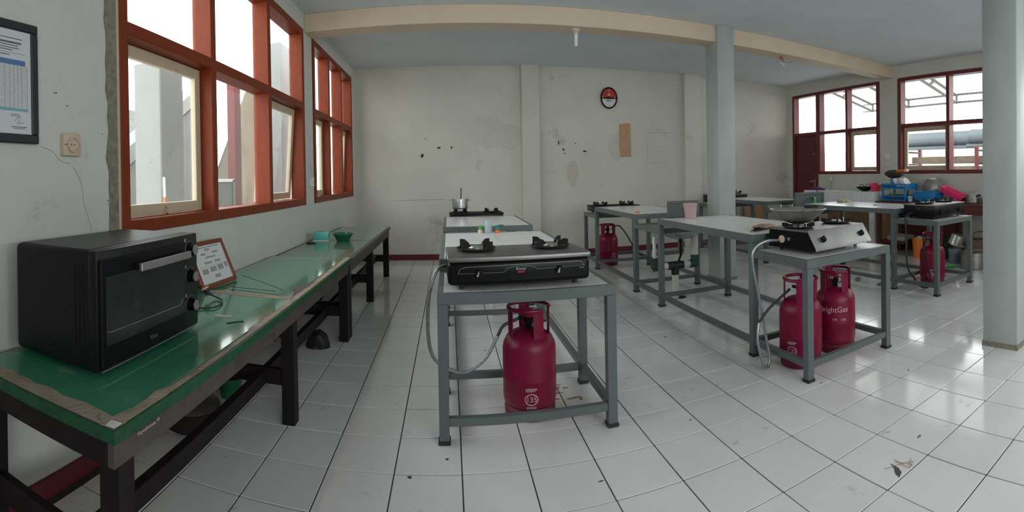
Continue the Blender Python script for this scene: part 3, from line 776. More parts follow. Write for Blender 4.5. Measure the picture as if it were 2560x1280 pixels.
# ================================================================ steel cooking islands
def island(label, X0, X1, ys, zs, zt, tiles=(2, 4), panel=None, drain=False, basin=True):
    """ys: front of stove shelf, worktop, sink, second worktop, rear shelf, end"""
    t = thing('cooking_island', label, 'kitchen island', group='grey steel cooking islands')
    LG, AP = .05, .055
    xl, xr = X0 + LG / 2, X1 - LG / 2
    ends = [ys[0] + LG / 2, ys[1] + LG / 2, ys[2] - LG / 2, ys[3] + LG / 2, ys[4] - LG / 2, ys[5] - LG / 2]
    tops = [zs, zt, zt, zt, zt, zs]
    foot = G().box(-.031, .031, -.031, .031, 0, .012)
    for y, z in zip(ends, tops):
        for x in (xl, xr):
            l = G().box(x - LG / 2, x + LG / 2, y - LG / 2, y + LG / 2, .004, z - AP - .0005).build('leg', 'steel', t, bevel=.002)
            G().box(x - .03, x + .03, y - .03, y + .03, 0, .02).build('rubber_foot', 'rubber', l, bevel=.003)
        G().box(xl + LG / 2, xr - LG / 2, y - .018, y + .018, .085, .125).build('foot_rail', 'steel', t, bevel=.002)
    for a, b in zip(ends[:-1], ends[1:]):
        for x in (xl, xr):
            G().box(x - .018, x + .018, a + LG / 2, b - LG / 2, .085, .125).build('foot_rail', 'steel', t, bevel=.002)
    def top(name, y0, y1, z, nx, ny, m, group_tiles=True):
        rim = G()
        for a in ((X0, X1, y0, y0 + .03), (X0, X1, y1 - .03, y1), (X0, X0 + .03, y0 + .03, y1 - .03), (X1 - .03, X1, y0 + .03, y1 - .03)):
            rim.box(*a, z - AP, z)
        o = rim.build(name, 'steel', t, bevel=.0025)
        G().box(X0 + .03, X1 - .03, y0 + .03, y1 - .03, z - .03, z - .006).build('bedding', 'pencil', o)
        w, h = (X1 - X0 - .06) / nx, (y1 - y0 - .06) / ny
        base = None
        for i in range(nx):
            for j in range(ny):
                q = base.copy() if base else G().box(-w / 2 + .001, w / 2 - .001, -h / 2 + .001, h / 2 - .001, -.008, 0).build('tile', m, o, bevel=.001)
                if base: COL.objects.link(q)
                base = base or q
                q.location = (X0 + .03 + (i + .5) * w, y0 + .03 + (j + .5) * h, z + random.uniform(-.0005, .0003))
        return o
    top('stove_shelf', ys[0], ys[1] - .001, zs, 2, 1, 'shelf')
    top('worktop', ys[1], ys[2], zt, tiles[0], tiles[1], 'wtile')
    top('worktop', ys[3], ys[4], zt, tiles[0], tiles[1], 'wtile')
    top('stove_shelf', ys[4] + .001, ys[5], zs, 2, 1, 'shelf')
    # sink bay between the worktops
    y0, y1 = ys[2], ys[3]
    cx, cy = (X0 + X1) / 2, (y0 + y1) / 2
    rr = min(.24, (y1 - y0) / 2 - .03)
    rim = G()
    for a in ((X0, X1, y0 + .001, y0 + .03), (X0, X1, y1 - .03, y1 - .001), (X0, X0 + .03, y0 + .03, y1 - .03), (X1 - .03, X1, y0 + .03, y1 - .03)):
        rim.box(*a, zs - .05, zs)
    sf = rim.build('sink_frame', 'steel', t, bevel=.0025)
    n = 32
    v, f = [], []
    for z in (zs - .002, zs - .006):
        v += [(cx + rr * math.cos(2 * PI * i / n), cy + rr * math.sin(2 * PI * i / n), z) for i in range(n)]
        for i in range(n):
            c, s = math.cos(2 * PI * i / n), math.sin(2 * PI * i / n)
            k = min((X1 - X0 - .06) / 2 / max(abs(c), 1e-6), (y1 - y0 - .06) / 2 / max(abs(s), 1e-6))
            v.append((cx + k * c, cy + k * s, z))
    for i in range(n):
        j = (i + 1) % n
        f += [(i, n + i, n + j, j), (2 * n + i, 2 * n + j, 3 * n + j, 3 * n + i)]
    G().add(v, f).build('sink_deck', 'alud', sf, flat=True)
    if basin:
        G().lathe([(rr, -.002), (rr * .97, -.05), (rr * .80, -.11), (rr * .5, -.145), (.03, -.155), (0, -.155)], 32, (cx, cy, zs)).build('sink_basin', 'alu', t)
    if panel:
        xa, xb, py, pz = panel
        pn = G().box(xa, xb, py, py + .012, zs + .0, pz).build('splash_panel', 'steel', t, bevel=.002)
        for a in ((xa - .02, xa + .012, zs, pz + .02), (xb - .012, xb + .02, zs, pz + .02), (xa + .012, xb - .012, pz - .012, pz + .02)):
            G().box(a[0], a[1], py - .012, py + .022, a[2], a[3]).build('panel_post', 'steel', pn, bevel=.002)
        x = (xa + xb) / 2
        G().tube(smooth([(x, py, pz - .06), (x, py - .06, pz - .055), (x, py - .10, pz - .06), (x, py - .105, pz - .10)], 5), .010, 8).build('tap_spout', 'alu', pn)
        G().cyl((x, py - .105, pz - .12), (x, py - .105, pz - .07), .020, .018, 14).build('tap_cap', 'green2', pn)
        G().cyl((x, py - .105, pz - .15), (x, py - .105, pz - .12), .013, .017, 12).build('tap_filter', 'socket', pn)
        G().cyl((x + .06, py - .004, pz - .07), (x + .06, py - .035, pz - .07), .013, n=12).build('tap_valve', 'blackm', pn)
    if drain:
        dp = G().cyl((cx - .13, cy - .12, .0), (cx - .13, cy - .12, .27), .036, n=20).build('drain_pipe', 'pvc', t)
        x, y = cx - .13, cy - .12
        G().cyl((x, y, .25), (x, y, .31), .042, n=20).cyl((x - .09, y, .345), (x + .09, y, .345), .043, n=20).cyl((x, y, .30), (x, y, .345), .042, n=20).build('tee_joint', 'pvcb', dp)
        for s, m in ((-1, 'pvcg'), (1, 'pvcg')):
            G().cyl((x + s * .08, y, .345), (x + s * .19, y, .345), .036, n=20).build('side_pipe', 'pvc', dp)
            g = G().cyl((x + s * .17, y, .345), (x + s * .25, y, .345), .043, n=20)
            g.cyl((x + s * .235, y, .335), (x + s * .235, y, .44), .043, n=20).build('elbow_joint', m, dp)
            if s > 0:
                G().cyl((x + .235, y, .42), (x + .235, y, zs - .05), .038, n=20).build('riser_pipe', 'pvc', dp)
            else:
                G().cyl((x - .235, y, .42), (x - .235, y, zs - .10), .020, n=16).build('riser_pipe', 'pvc', dp)
        G().cyl((cx, cy, zs - .16), (cx, cy, .42), .014, n=12).cyl((cx, cy, .42), (x + .05, y + .02, .38), .012, n=10).build('waste_pipe', 'blackm', dp)
        G().box(cx + .10, cx + .15, y1 - .09, y1 - .04, zs - .33, zs - .05).box(cx - .2, cx + .15, y1 - .09, y1 - .04, zs - .36, zs - .32).build('pipe_bracket', 'steel', dp)
        G().prism(blob(16, .09, .06, .25, 3), 0, .0012, TR((x + .05, y + .01, .001))).build('drain_hole', 'dark', dp)
    else:
        G().cyl((cx, cy, .0), (cx, cy, zs - .14), .030, n=20).build('drain_pipe', 'pvc', t)
    return t
Z1S, Z1T = .735, .81
Z2S, Z2T = .758, .86
Z3S, Z3T = .785, .89
I1X, I2X, I3X = (-.068, .832), (1.985, 2.81), (4.22, 4.99)
island('grey steel cooking island nearest the green benches', *I1X, (2.33, 2.88, 4.26, 4.78, 6.05, 6.60), Z1S, Z1T)
island('grey steel cooking island in the middle with exposed white drain pipes', *I2X, (2.17, 2.74, 4.32, 4.93, 6.40, 6.95), Z2S, Z2T, panel=(2.42, 2.78, 4.94, .97), drain=True)
island('grey steel cooking island farthest right beyond the square pillar', *I3X, (2.64, 3.20, 4.70, 5.50, 6.85, 7.42), Z3S, Z3T, panel=(4.42, 4.94, 5.05, 1.0))

# ================================================================ gas stoves
def burner(par, x, y, z, style, ph=.052):
    g = G().lathe([(.088, 0), (.095, .004), (.090, .009), (.070, .005), (.05, .004)], 28, (x, y, z))
    dp = g.build('drip_tray', 'iron' if style else 'chrome', par)
    G().lathe([(0, .022), (.035, .022), (.040, .015), (.040, .004), (.03, .003), (.03, .001)], 24, (x, y, z)).build('burner_head', 'alud', dp)
    tri = G().lathe([(.100, .006), (.106, .010), (.104, .016), (.096, .014), (.096, .008)], 28, (x, y, z))
    for k in range(4):
        a = PI / 4 + k * PI / 2
        T = Matrix.Translation((x, y, z)) @ Matrix.Rotation(a, 4, 'Z')
        tri.prism([(.112, .010), (.112, ph), (.085, ph), (.050, ph * .6), (.050, ph * .45), (.10, ph * .4)], -.005, .005, T @ Matrix.Rotation(PI / 2, 4, 'X'))
    tri.build('trivet', 'iron', dp)
    G().cyl((x + .028, y - .05, z), (x + .030, y - .045, z + .045), .003, n=6).build('igniter', 'alud', dp)
def stove(label, loc, rz, kind, w=.69, d=.37, h=.158):
    t = thing('gas_stove', label, 'gas stove', loc, rz, 'two burner gas stoves on the islands')
    f = .022
    W2_, D2 = w / 2, d / 2
    for x in (-W2_ + .07, W2_ - .07):
        for y in (-D2 + .05, D2 - .05): G().cyl((x, y, 0), (x, y, f + .004), .013, .015, 12).build('foot', 'rubber', t)
    if kind == 'black':          # rounded black front, steel top
        G().box(-W2_, W2_, -D2, D2, f, h - .028).build('body', 'black', t, bevel=.022, seg=3)
        tp = G().box(-W2_ - .004, W2_ + .004, -D2 - .006, D2, h - .030, h).build('hob_top', 'chrome', t, bevel=.010, seg=3)
        y = -D2 - .0008
        g = G()
        xa, xb = -W2_ + .05, W2_ - .03
        g.tube([(x_, y, z_) for x_, z_ in [(xb, .098)] + [(xb - .01 - .025 * (1 - math.cos(a)), .098 + .022 * math.sin(a)) for a in (.3, .7, 1.1, PI / 2)] + [(0, .121), (xa + .04, .115), (xa + .012, .108), (xa, .088), (xa + .001, .084)]], .0011, 5)
        g.tube([(xa, y, .084), (-.085, y, .084)], .0011, 5).tube([(.085, y, .092), (xb, y, .098)], .0011, 5)
        g.tube([(-.085, y, .084), (-.07, y, .101), (-.04, y, .110), (0, y, .113), (.04, y, .111), (.07, y, .103), (.085, y, .092)], .0011, 5).build('panel_line', 'knob', t)
        G().text('Rinnai', .020, TR((0, y, .098), PI / 2)).build('brand_mark', 'handle', t)
        G().box(-.018, .018, y - .0004, y + .001, .079, .086).build('badge_text', 'redcap', t)
        G().text('RI-712T', .008, TR((W2_ - .045, y, .085), PI / 2)).build('model_text', 'knob', t)
        for x in (-.21, .20):
            k = G().cyl((x, -D2 + .004, .082), (x, -D2 - .020, .082), .022, .019, 20).build('knob', 'black', t)
            G().prism([(-.016, -.012), (-.004, .012), (-.001, .012), (-.006, -.012)], 0, .0012, TR((x, -D2 - .020, .083), PI / 2)).build('knob_mark', 'knob', k)
    elif kind == 'steel':        # sloping stainless front
        prof = [(-D2 - .045, f + .006), (-D2 - .042, f + .022), (-D2 + .03, h), (D2, h), (D2, f + .006)]
        TS_ = Matrix(((0, 0, 1, 0), (1, 0, 0, 0), (0, 1, 0, 0), (0, 0, 0, 1)))
        G().prism([(a + .006, b - .006) if b > .1 else (a + .006, b) for a, b in prof], -W2_ + .004, W2_ - .004, TS_).build('body', 'black', t)
        sk = [(-D2 - .047, f + .006), (-D2 - .044, f + .024), (-D2 + .028, h), (D2, h), (D2, h - .004), (-D2 + .031, h - .004), (-D2 - .041, f + .024), (-D2 - .044, f + .006)]
        tp = G().prism(sk, -W2_, W2_, TS_).build('hob_top', 'chrome', t)
        for x in (-W2_, W2_ - .004):
            G().prism([(-D2 + .026, h + .001), (D2, h + .001), (D2, h - .012), (-D2 + .032, h - .012)], x, x + .004, TS_).build('side_lip', 'chrome', tp)
        sl = math.atan2(h - f - .024, .072)
        for x, s in ((-.20, 1), (.22, -1)):
            T = Matrix.Translation((x, -D2 - .010, .090)) @ Matrix.Rotation(sl, 4, 'X')
            k = G().lathe([(.022, 0), (.020, .022), (0, .023)], 20, T=T).build('knob', 'blackm', t)
            G().box(-.004, .004, -.02, .02, .022, .030, T).build('knob_grip', 'blackm', k)
            G().prism([(.0, -.016), (s * .05, -.022), (s * .11, -.006), (s * .06, .012), (0, .016)], .0006, .0016, T @ TR((s * .012, 0, 0))).build('purple_print', 'purple', t)
        G().cyl((-W2_ + .003, .07, .085), (-W2_ - .006, .07, .085), .026, n=24).build('battery_cap', 'socket', t)
        G().box(-W2_ - .002, -W2_ + .004, -.005, .015, .08, .10).build('inlet_port', 'knob', t)
    else:                        # plain black box with steel or black top
        G().box(-W2_, W2_, -D2, D2, f, h - .012).build('body', 'black', t, bevel=.008, seg=2)
        tp = G().box(-W2_ - .004, W2_ + .004, -D2 - .004, D2 + .004, h - .014, h).build('hob_top', 'chrome' if kind == 'box' else 'blackm', t, bevel=.004, seg=2)
        for x in (-.2, .2): G().cyl((x, -D2, h / 2), (x, -D2 - .02, h / 2), .02, n=18).build('knob', 'blackm', t)
        G().cyl((-W2_ + .002, .0, h * .72), (-W2_ - .003, .0, h * .72), .006, n=12).build('side_screw', 'knob', t)
    for x in (-.205, .205): burner(t, x, .01 if kind != 'black' else .03, h, kind != 'black', .036 if kind == 'steel' else .052)
    return t
stove('black fronted two burner stove with steel top on the near left island', (.345, 2.575, Z1S + .001), .035, 'black', .73, .37, .168)
stove('stainless steel stove with sloping front holding the wok', (2.405, 2.50, Z2S + .001), .08, 'steel', .61, .39)
stove('black box stove with steel top on the far right island front', (4.63, 2.93, Z3S + .001), .0, 'box', .66, .40)
stove('dark low stove under the aluminium pot at the back', (.345, 6.33, Z1S + .001), PI, 'dark', h=.105)
stove('black stove on the far end of the middle island', (2.36, 6.68, Z2S + .001), PI + .03, 'dark', h=.105)
stove('steel topped stove half hidden behind the middle pillar', (4.60, 7.14, Z3S + .001), PI, 'box')

# ================================================================ gas cylinders
def cylinder(label, loc, rz, wide=False, logo='135', reg='red'):
    t = thing('gas_cylinder', label, 'gas cylinder', loc, rz, 'magenta gas cylinders under the stove shelves')
    R = .147
    G().lathe([(.128, 0), (.138, .004), (.140, .045), (.130, .06), (.124, .06), (.124, 0)], 36).build('foot_ring', 'pinkd', t)
    G().lathe([(0, .035), (.08, .037), (.125, .052), (R - .004, .075), (R, .10), (R, .20), (R + .0012, .205), (R + .0012, .213), (R, .218), (R, .36), (R - .005, .385), (.125, .420), (.09, .444), (.05, .456), (0, .46)], 40).build('tank', 'pink', t)
    R2 = .112
    col = G().tube([(R2 * math.cos(a), R2 * math.sin(a), .578) for a in [2 * PI * i / 36 for i in range(31)]], .0105, 10).build('guard_ring', 'pink', t)
    for a in (0.05, 1.75, 3.5, 5.15):
        g = G()
        hw = .27
        arc = [a - hw + 2 * hw * i / 6 for i in range(7)]
        v = [(r * math.cos(q), r * math.sin(q), z) for z in (.405, .578) for r in (R2 - .003, R2 + .003) for q in arc]
        n = 7
        f = []
        for i in range(n - 1):
            f += [(i, i + 1, n + i + 1, n + i), (2 * n + i, 3 * n + i, 3 * n + i + 1, 2 * n + i + 1), (i, 2 * n + i, 2 * n + i + 1, i + 1), (n + i, n + i + 1, 3 * n + i + 1, 3 * n + i)]
        f += [(0, n, 3 * n, 2 * n), (n - 1, 3 * n - 1, 4 * n - 1, 2 * n - 1)][:1] + [(n - 1, 3 * n - 1, 4 * n - 1, 2 * n - 1)]
        g.add(v, f).build('guard_post', 'pink', col)
    vl = G().cyl((0, 0, .455), (0, 0, .50), .020, .018, 16).cyl((0, 0, .49), (0, 0, .525), .026, n=12).build('valve', 'blackm', t)
    G().cyl((0, 0, .522), (0, 0, .565), .026, .022, 16).build('regulator_cap', 'redcap' if reg == 'red' else 'tealcap', vl)
    G().cyl((0, 0, .51), (-.06, .0, .515), .012, .010, 10).build('regulator_body', 'blackm', vl)
    G().tube([(.03 + .022 * math.cos(q), .0, .50 + .022 * math.sin(q)) for q in [2 * PI * i / 12 for i in range(12)]], .003, 6, True).build('regulator_ring', 'blackm', vl)
    # print band faces local -y
    a0 = -PI / 2
    if logo:
        g = G()
        def patch(x0, x1, z0, z1):
            n = 8
            v = [((R + .0012) * math.cos(a0 + (x0 + (x1 - x0) * i / n) / R), (R + .0012) * math.sin(a0 + (x0 + (x1 - x0) * i / n) / R), z) for z in (z0, z1) for i in range(n + 1)]
            g.add(v, [(i, i + 1, n + 2 + i, n + 1 + i) for i in range(n)])
        for z in (.180, .174, .167): patch(-.03, .03 - (z < .17) * .01, z, z + .0035)
        for z in (.084, .078): patch(-.026, .026, z, z + .003)
        oval = [((R + .0012) * math.cos(a0 + .036 * math.cos(q) / R), (R + .0012) * math.sin(a0 + .036 * math.cos(q) / R), .125 + .031 * math.sin(q)) for q in [2 * PI * i / 24 for i in range(24)]]
        oin = [((R + .0012) * math.cos(a0 + .031 * math.cos(q) / R), (R + .0012) * math.sin(a0 + .031 * math.cos(q) / R), .125 + .026 * math.sin(q)) for q in [2 * PI * i / 24 for i in range(24)]]
        g.add(oval + oin, [(i, (i + 1) % 24, 24 + (i + 1) % 24, 24 + i) for i in range(24)])
        g.text(logo, .040, None, .001, (R + .0012, a0, .125)).build('printed_logo', 'print', t)
    if wide:
        G().text('BrightGas', .055, None, .001, (R + .0012, a0 - .35, .315)).build('brand_print', 'print', t)
        G().text('770', .024, None, .001, (R + .0012, a0 - .30, .245)).build('code_print', 'print', t)
        G().text('12kg', .024, None, .001, (R + .0012, a0 + .12, .245)).build('weight_print', 'print', t)
        G().text('135', .03, None, .001, (.116, -PI / 2 - .55, .54)).build('guard_print', 'print', t)
    return t
def face(x, y): return math.atan2(-y, -x) + PI / 2      # turn the print towards the middle of the room
cylinder('magenta gas cylinder with 135 print under the near left stove', (.425, 2.63, 0), face(.4, 2.6) + .05)
cylinder('magenta gas cylinder behind the front leg with teal regulator', (2.183, 2.46, 0), face(2.1, 2.4) - .42, reg='teal')
cylinder('magenta gas cylinder with brand lettering and no hose', (2.555, 2.49, 0), face(2.5, 2.5) + .25, wide=True, logo=None)
cylinder('magenta gas cylinder under the black stove of the right island', (4.73, 3.03, 0), face(4.7, 3.0) - .15)
cylinder('distant magenta gas cylinder at the far end of the middle island', (2.26, 6.66, 0), face(2.3, 6.6) + .6)

# ---- hoses
def hose(label, pts, r=.0095, m='hose', end=None):
    P = smooth(pts, 10)
    t = thing('gas_hose', label, 'hose')
    G().tube(P, [r + (.0008 if i % 2 else 0) for i in range(len(P))], 10).build('sleeve', m, t)
    if end:
        G().tube(smooth(end, 5), .009, 8).build('rubber_end', 'rubber', t)
    return t
hose('ribbed metal gas hose hanging from the near left stove', [(-.022, 2.60, .825), (-.075, 2.565, .80), (-.118, 2.55, .66), (-.124, 2.55, .46), (-.096, 2.55, .343), (-.012, 2.56, .275), (.083, 2.56, .265), (.18, 2.57, .33), (.246, 2.58, .44)], end=[(.246, 2.58, .44), (.28, 2.59, .49), (.36, 2.62, .515)])
hose('ribbed metal gas hose looping beside the stainless stove', [(2.08, 2.57, .835), (1.98, 2.58, .835), (1.905, 2.60, .79), (1.885, 2.6, .70), (1.915, 2.58, .49), (1.945, 2.55, .236), (1.955, 2.52, .08), (1.925, 2.50, .022), (1.885, 2.50, .06), (1.86, 2.52, .208), (1.885, 2.54, .31)], end=[(1.885, 2.54, .31), (1.96, 2.53, .39), (2.04, 2.50, .46), (2.10, 2.47, .515)])
hose('dark gas hose curling down beside the right island cylinder', [(4.294, 3.0, .86), (4.20, 3.02, .82), (4.185, 3.02, .74), (4.20, 3.02, .60), (4.17, 3.0, .40), (4.18, 2.98, .25), (4.245, 2.96, .165), (4.33, 2.94, .06), (4.42, 2.90, .025), (4.42, 2.86, .10), (4.36, 2.84, .22), (4.30, 2.84, .38), (4.30, 2.86, .50), (4.42, 2.92, .56)], .010, 'rubber', end=[(4.42, 2.92, .56), (4.55, 2.98, .54), (4.71, 3.02, .515)])
hose('black gas hose drooping from the distant cylinder', [(2.32, 6.66, .515), (2.42, 6.62, .56), (2.52, 6.55, .42), (2.62, 6.45, .2), (2.70, 6.40, .14)], .009, 'rubber')

# ================================================================ cookware on the islands
def pot(label, loc, R, H, rz=0., handles=True, m='alu', name='cooking_pot', cat='pot'):
    t = thing(name, label, cat, loc, rz)
    G().lathe([(0, 0), (R * .93, 0), (R * .98, .006), (R, .02), (R, H), (R * 1.05, H + .002), (R * 1.05, H + .006), (R * .985, H + .004), (R * .97, .01), (0, .006)], 32).build('pot_body', m, t)
    if handles:
        for s in (-1, 1):
            G().tube(smooth([(s * R * .99, -.03, H * .86), (s * (R + .028), -.028, H * .9), (s * (R + .028), .028, H * .9), (s * R * .99, .03, H * .86)], 5), .004, 7).build('pot_handle', 'alud', t)
    return t
wk = thing('wok', 'dented aluminium wok with black handles on the stainless stove', 'wok', (2.20, 2.495, Z2S + .158 + .028), math.atan2(-.173, -.054))
RW, HW = .192, .100
ks = [i / 12 for i in range(13)]
outer = [(RW * k, HW * k ** 2.1) for k in ks]
inner = [(RW * k - .002, HW * k ** 2.1 + .004) for k in ks[::-1][:-1]] + [(0, .004)]
G().lathe(outer + [(RW + .004, HW + .002), (RW + .002, HW + .006)] + inner, 40).build('wok_shell', 'alud', wk)
G().lathe([(RW * k, HW * k ** 2.1 - .0012) for k in ks[:7]], 40).build('sooty_base', 'soot', wk)
for s in (-1, 1):
    h = G().cyl((s * (RW + .015), -.045, HW + .030), (s * (RW + .015), .045, HW + .030), .0095, n=12).build('handle_grip', 'blackm', wk)
    for y in (-.042, .042):
        G().tube([(s * (RW - .010), y * .9, HW - .012), (s * (RW + .004), y, HW + .002), (s * (RW + .014), y, HW + .028)], .004, 6).build('handle_bracket', 'alud', h)
pa = pot('small aluminium pot with wire handle and spoon on the back stove', (.14, 6.32, Z1S + .105 + .0525), .104, .125)
G().tube([(.10 * math.cos(a), .0, .118 + .05 * math.sin(a)) for a in (0, .3)] + [(.118, 0, .16)], .003, 6).build('bail_wire', 'alud', pa)
sp = thing('wooden_spoon', 'wooden spoon standing upright in the small aluminium pot', 'spoon', (.15, 6.33, Z1S + .105 + .060))
G().cyl((0, 0, .02), (.006, .0, .265), .008, .009, 10).build('spoon_handle', 'fwood', sp)
G().lathe([(0, 0), (.018, .006), (.02, .02), (.009, .035)], 12).build('spoon_bowl', 'fwood', sp)

cb = thing('cutting_board', 'brown wooden cutting board lying beside the wok', 'cutting board', (2.30, 3.02, Z2T + .014), .55)
G().prism([(-.11, -.055), (.10, -.06), (.115, -.02), (.115, .02), (.10, .06), (-.11, .055)], 0, .014).build('board', 'boardw', cb, bevel=.003)
G().box(-.18, -.11, -.014, .014, 0, .012).build('board_handle', 'blackm', cb, bevel=.004)
gr = thing('grill_tongs', 'black wire tongs under the cutting board on the middle worktop', 'tongs', (2.28, 2.98, Z2T), .40)
for y in (-.022, .022): G().tube(smooth([(-.19, y * .6, .006), (-.12, y, .006), (.0, y, .006), (.14, y * .4, .006)], 5), .005, 7).build('tong_arm', 'blackm', gr)
G().tube(smooth([(-.19, -.013, .006), (-.215, 0, .006), (-.19, .013, .006)], 5), .005, 7).build('tong_bend', 'alud', gr)
tu = thing('plastic_tub', 'pinkish translucent plastic tub on the middle worktop edge', 'tub', (2.29, 4.20, Z2T))
G().lathe([(0, 0), (.052, 0), (.056, .004), (.070, .140), (.074, .141), (.074, .148), (.068, .146), (.053, .006), (0, .004)], 28).build('tub_body', 'pinkt', tu)
G().lathe([(0, .006), (.052, .006), (.062, .075), (.05, .085), (0, .08)], 20).build('tub_contents', 'pinkt', tu)
tag(lump('orange_peel', 'orange', None, .035, .022, .018, (2.10, 5.12, Z2T), 1, .3), 'small orange scrap on the far middle worktop', 'scrap')
tag(lump('red_rag', 'redp', None, .14, .06, .03, (2.40, 4.83, Z2S + .001), 2, .5, 20, 4), 'crumpled red rag lying at the middle sink', 'rag')
tag(lump('dish_rag', 'cloth', None, .12, .07, .045, (4.80, 4.50, Z3T), 6, .55, 26, 4.5), 'stiff yellowish rag on the right island worktop', 'rag')
tag(lump('paper_scrap', 'bag', None, .045, .03, .018, (4.58, 3.75, Z3T + .002), 8, .5, 16, 4), 'small crumpled white scrap on the right island worktop', 'scrap')
bo = thing('plastic_bottle', 'clear plastic bottle at the far edge of the near left worktop', 'bottle', (.333, 4.19, Z1T))
G().lathe([(0, 0), (.030, 0), (.033, .006), (.033, .085), (.026, .10), (.026, .116), (.022, .117), (.022, .09), (.029, .08), (.029, .008), (0, .006)], 20).build('bottle_body', 'clearp', bo)
bo = thing('sink_tap_filter', 'green capped little tap filter left of the clear bottle', 'bottle', (.265, 4.19, Z1T))  # sink tap with cream filter, simplified to a small bottle shape
G().lathe([(0, 0), (.020, 0), (.021, .028), (.012, .034), (0, .034)], 16).build('bottle_body', 'socket', bo)
G().lathe([(0, .034), (.014, .034), (.017, .064), (.012, .068), (0, .068)], 16).build('sink_tap_cap', 'green2', bo)
bo = thing('sink_tap', 'orange tap with teal cap right of the clear bottle', 'bottle', (.415, 4.19, Z1T))  # second sink tap, modelled as a little standing bottle
G().lathe([(0, 0), (.022, 0), (.023, .022), (.014, .03), (0, .03)], 16).build('bottle_body', 'orange', bo)
G().lathe([(0, .03), (.02, .03), (.022, .058), (.015, .064), (0, .064)], 16).build('sink_tap_cap', 'tealcap', bo)
G().tube(smooth([(.0, 0, .058), (.03, 0, .066), (.055, 0, .06)], 4), .007, 8).build('sink_tap_spout', 'tealcap', bo)

# ================================================================ tiled sink counter in the far right corner
ct = thing('tiled_counter', 'white tiled washing counter under the yard window', 'counter')
CX, CY0, CY1, CZ = 5.90, 4.86, 6.52, .985
G().box(CX + .012, XR - .002, CY0 + .012, CY1, CZ - .09, CZ - .012).build('counter_slab', 'shelf', ct)
n = 6
for j in range(n):
    a, b = CY0 + (CY1 - CY0) * j / n, CY0 + (CY1 - CY0) * (j + 1) / n
    G().box(CX, CX + .012, a + .001, b - .001, CZ - .26, CZ - .001).build('tile', 'wtile', ct, bevel=.001)
    for k in range(2):
        x0, x1 = CX + .001 + (XR - .002 - CX) / 2 * k, CX - .001 + (XR - .002 - CX) / 2 * (k + 1)
        G().box(x0, x1, a + .001, b - .001, CZ - .012, CZ).build('tile', 'wtile', ct, bevel=.001)
G().box(CX + .012, CX + .05, CY0 + .012, CY1, CZ - .26, CZ - .09).build('fascia_core', 'extg', ct)
for y in (CY0, CY1 - .12):
    G().box(CX + .012, CX + .12, y + .012, y + .12, 0, CZ - .26).build('counter_post', 'extg', ct)
    for k in range(3):
        z0, z1 = k * .24, min((k + 1) * .24, CZ - .262)
        G().box(CX, CX + .012, y, y + .12, z0 + .001, z1 - .001).build('tile', 'wtile', ct, bevel=.001)
        G().box(CX + .012, CX + .12, y, y + .012, z0 + .001, z1 - .001).build('tile', 'wtile', ct, bevel=.001)
G().box(CX + .012, XR - .014, CY0, CY0 + .012, CZ - .26, CZ - .001).build('side_tile', 'wtile', ct, bevel=.001)
G().box(XR - .03, XR - .013, CY0 + .13, CY1, .092, CZ - .27).build('back_panel', 'boardw', ct)
pu = lump('purple_cloth', 'purple', None, .11, .12, .05, (6.08, 6.33, CZ), 5, .5, 24, 4)
tag(pu, 'crumpled purple cloth on the tiled counter by the door', 'cloth')
hs = thing('rubber_tube', 'thin dark rubber tube hanging over the counter front', 'tube')
G().tube(smooth([(6.08, 6.18, CZ + .03), (5.96, 6.16, CZ + .03), (5.90, 6.16, CZ + .022), (5.882, 6.17, CZ - .03), (5.88, 6.2, CZ - .12)], 6), .007, 8).build('tube_body', 'rubber', hs)
G().cyl((5.88, 6.2, CZ - .12), (5.879, 6.205, CZ - .15), .009, n=10).build('tube_end', 'alud', hs)
br = thing('bottle_brush', 'upright brush with white handle against the wall', 'brush', (6.46, 6.40, CZ))
G().cyl((0, 0, 0), (.02, 0, .16), .009, n=10).build('brush_stick', 'pencil', br)
G().cyl((.02, 0, .16), (.025, 0, .24), .017, .013, 12).build('brush_grip', 'white', br)
fp = thing('black_wok', 'black iron wok with loop handles on the tiled counter', 'wok', (6.16, 5.28, CZ), .4)
G().lathe([(0, 0), (.06, .003), (.12, .035), (.15, .068), (.156, .07), (.146, .072), (.115, .042), (.055, .01), (0, .008)], 30).build('wok_shell', 'iron', fp)
for s in (-1, 1): G().tube(smooth([(s * .148, -.03, .065), (s * .165, -.028, .105), (s * .165, .028, .105), (s * .148, .03, .065)], 5), .005, 7).build('loop_handle', 'iron', fp)
def bucket(label, loc, R, H, m, rim=None, handle=True, taper=.82):
    t = thing('bucket', label, 'bucket', loc)
    G().lathe([(0, 0), (R * taper, 0), (R * taper + .003, .008), (R, H - .012), (R + .006, H - .01), (R + .006, H), (R - .004, H - .002), (R * taper - .003, .008), (0, .006)], 28).build('bucket_body', m, t)
    if handle: G().tube([(R * 1.02 * math.cos(a), .0, H - .012 - R * .75 * math.sin(a)) for a in [PI * q / 14 for q in range(15)]], .003, 6).build('bail_handle', rim or 'alud', t)
    return t
bucket('small hot pink bucket on the tiled counter end', (6.06, 5.0, CZ), .062, .145, 'hotpink', 'white')
bucket('small orange red bucket behind the pink bucket', (6.24, 5.03, CZ), .075, .105, 'orange', 'redp', False)
kn = thing('spatula', 'white plastic spatula lying on the tiled counter', 'spatula', (6.0, 5.62, CZ), .9)
G().box(-.08, .03, -.008, .008, 0, .01).build('spatula_handle', 'white', kn, bevel=.003)
G().box(.03, .10, -.028, .028, 0, .006).build('spatula_blade', 'white', kn, bevel=.002)

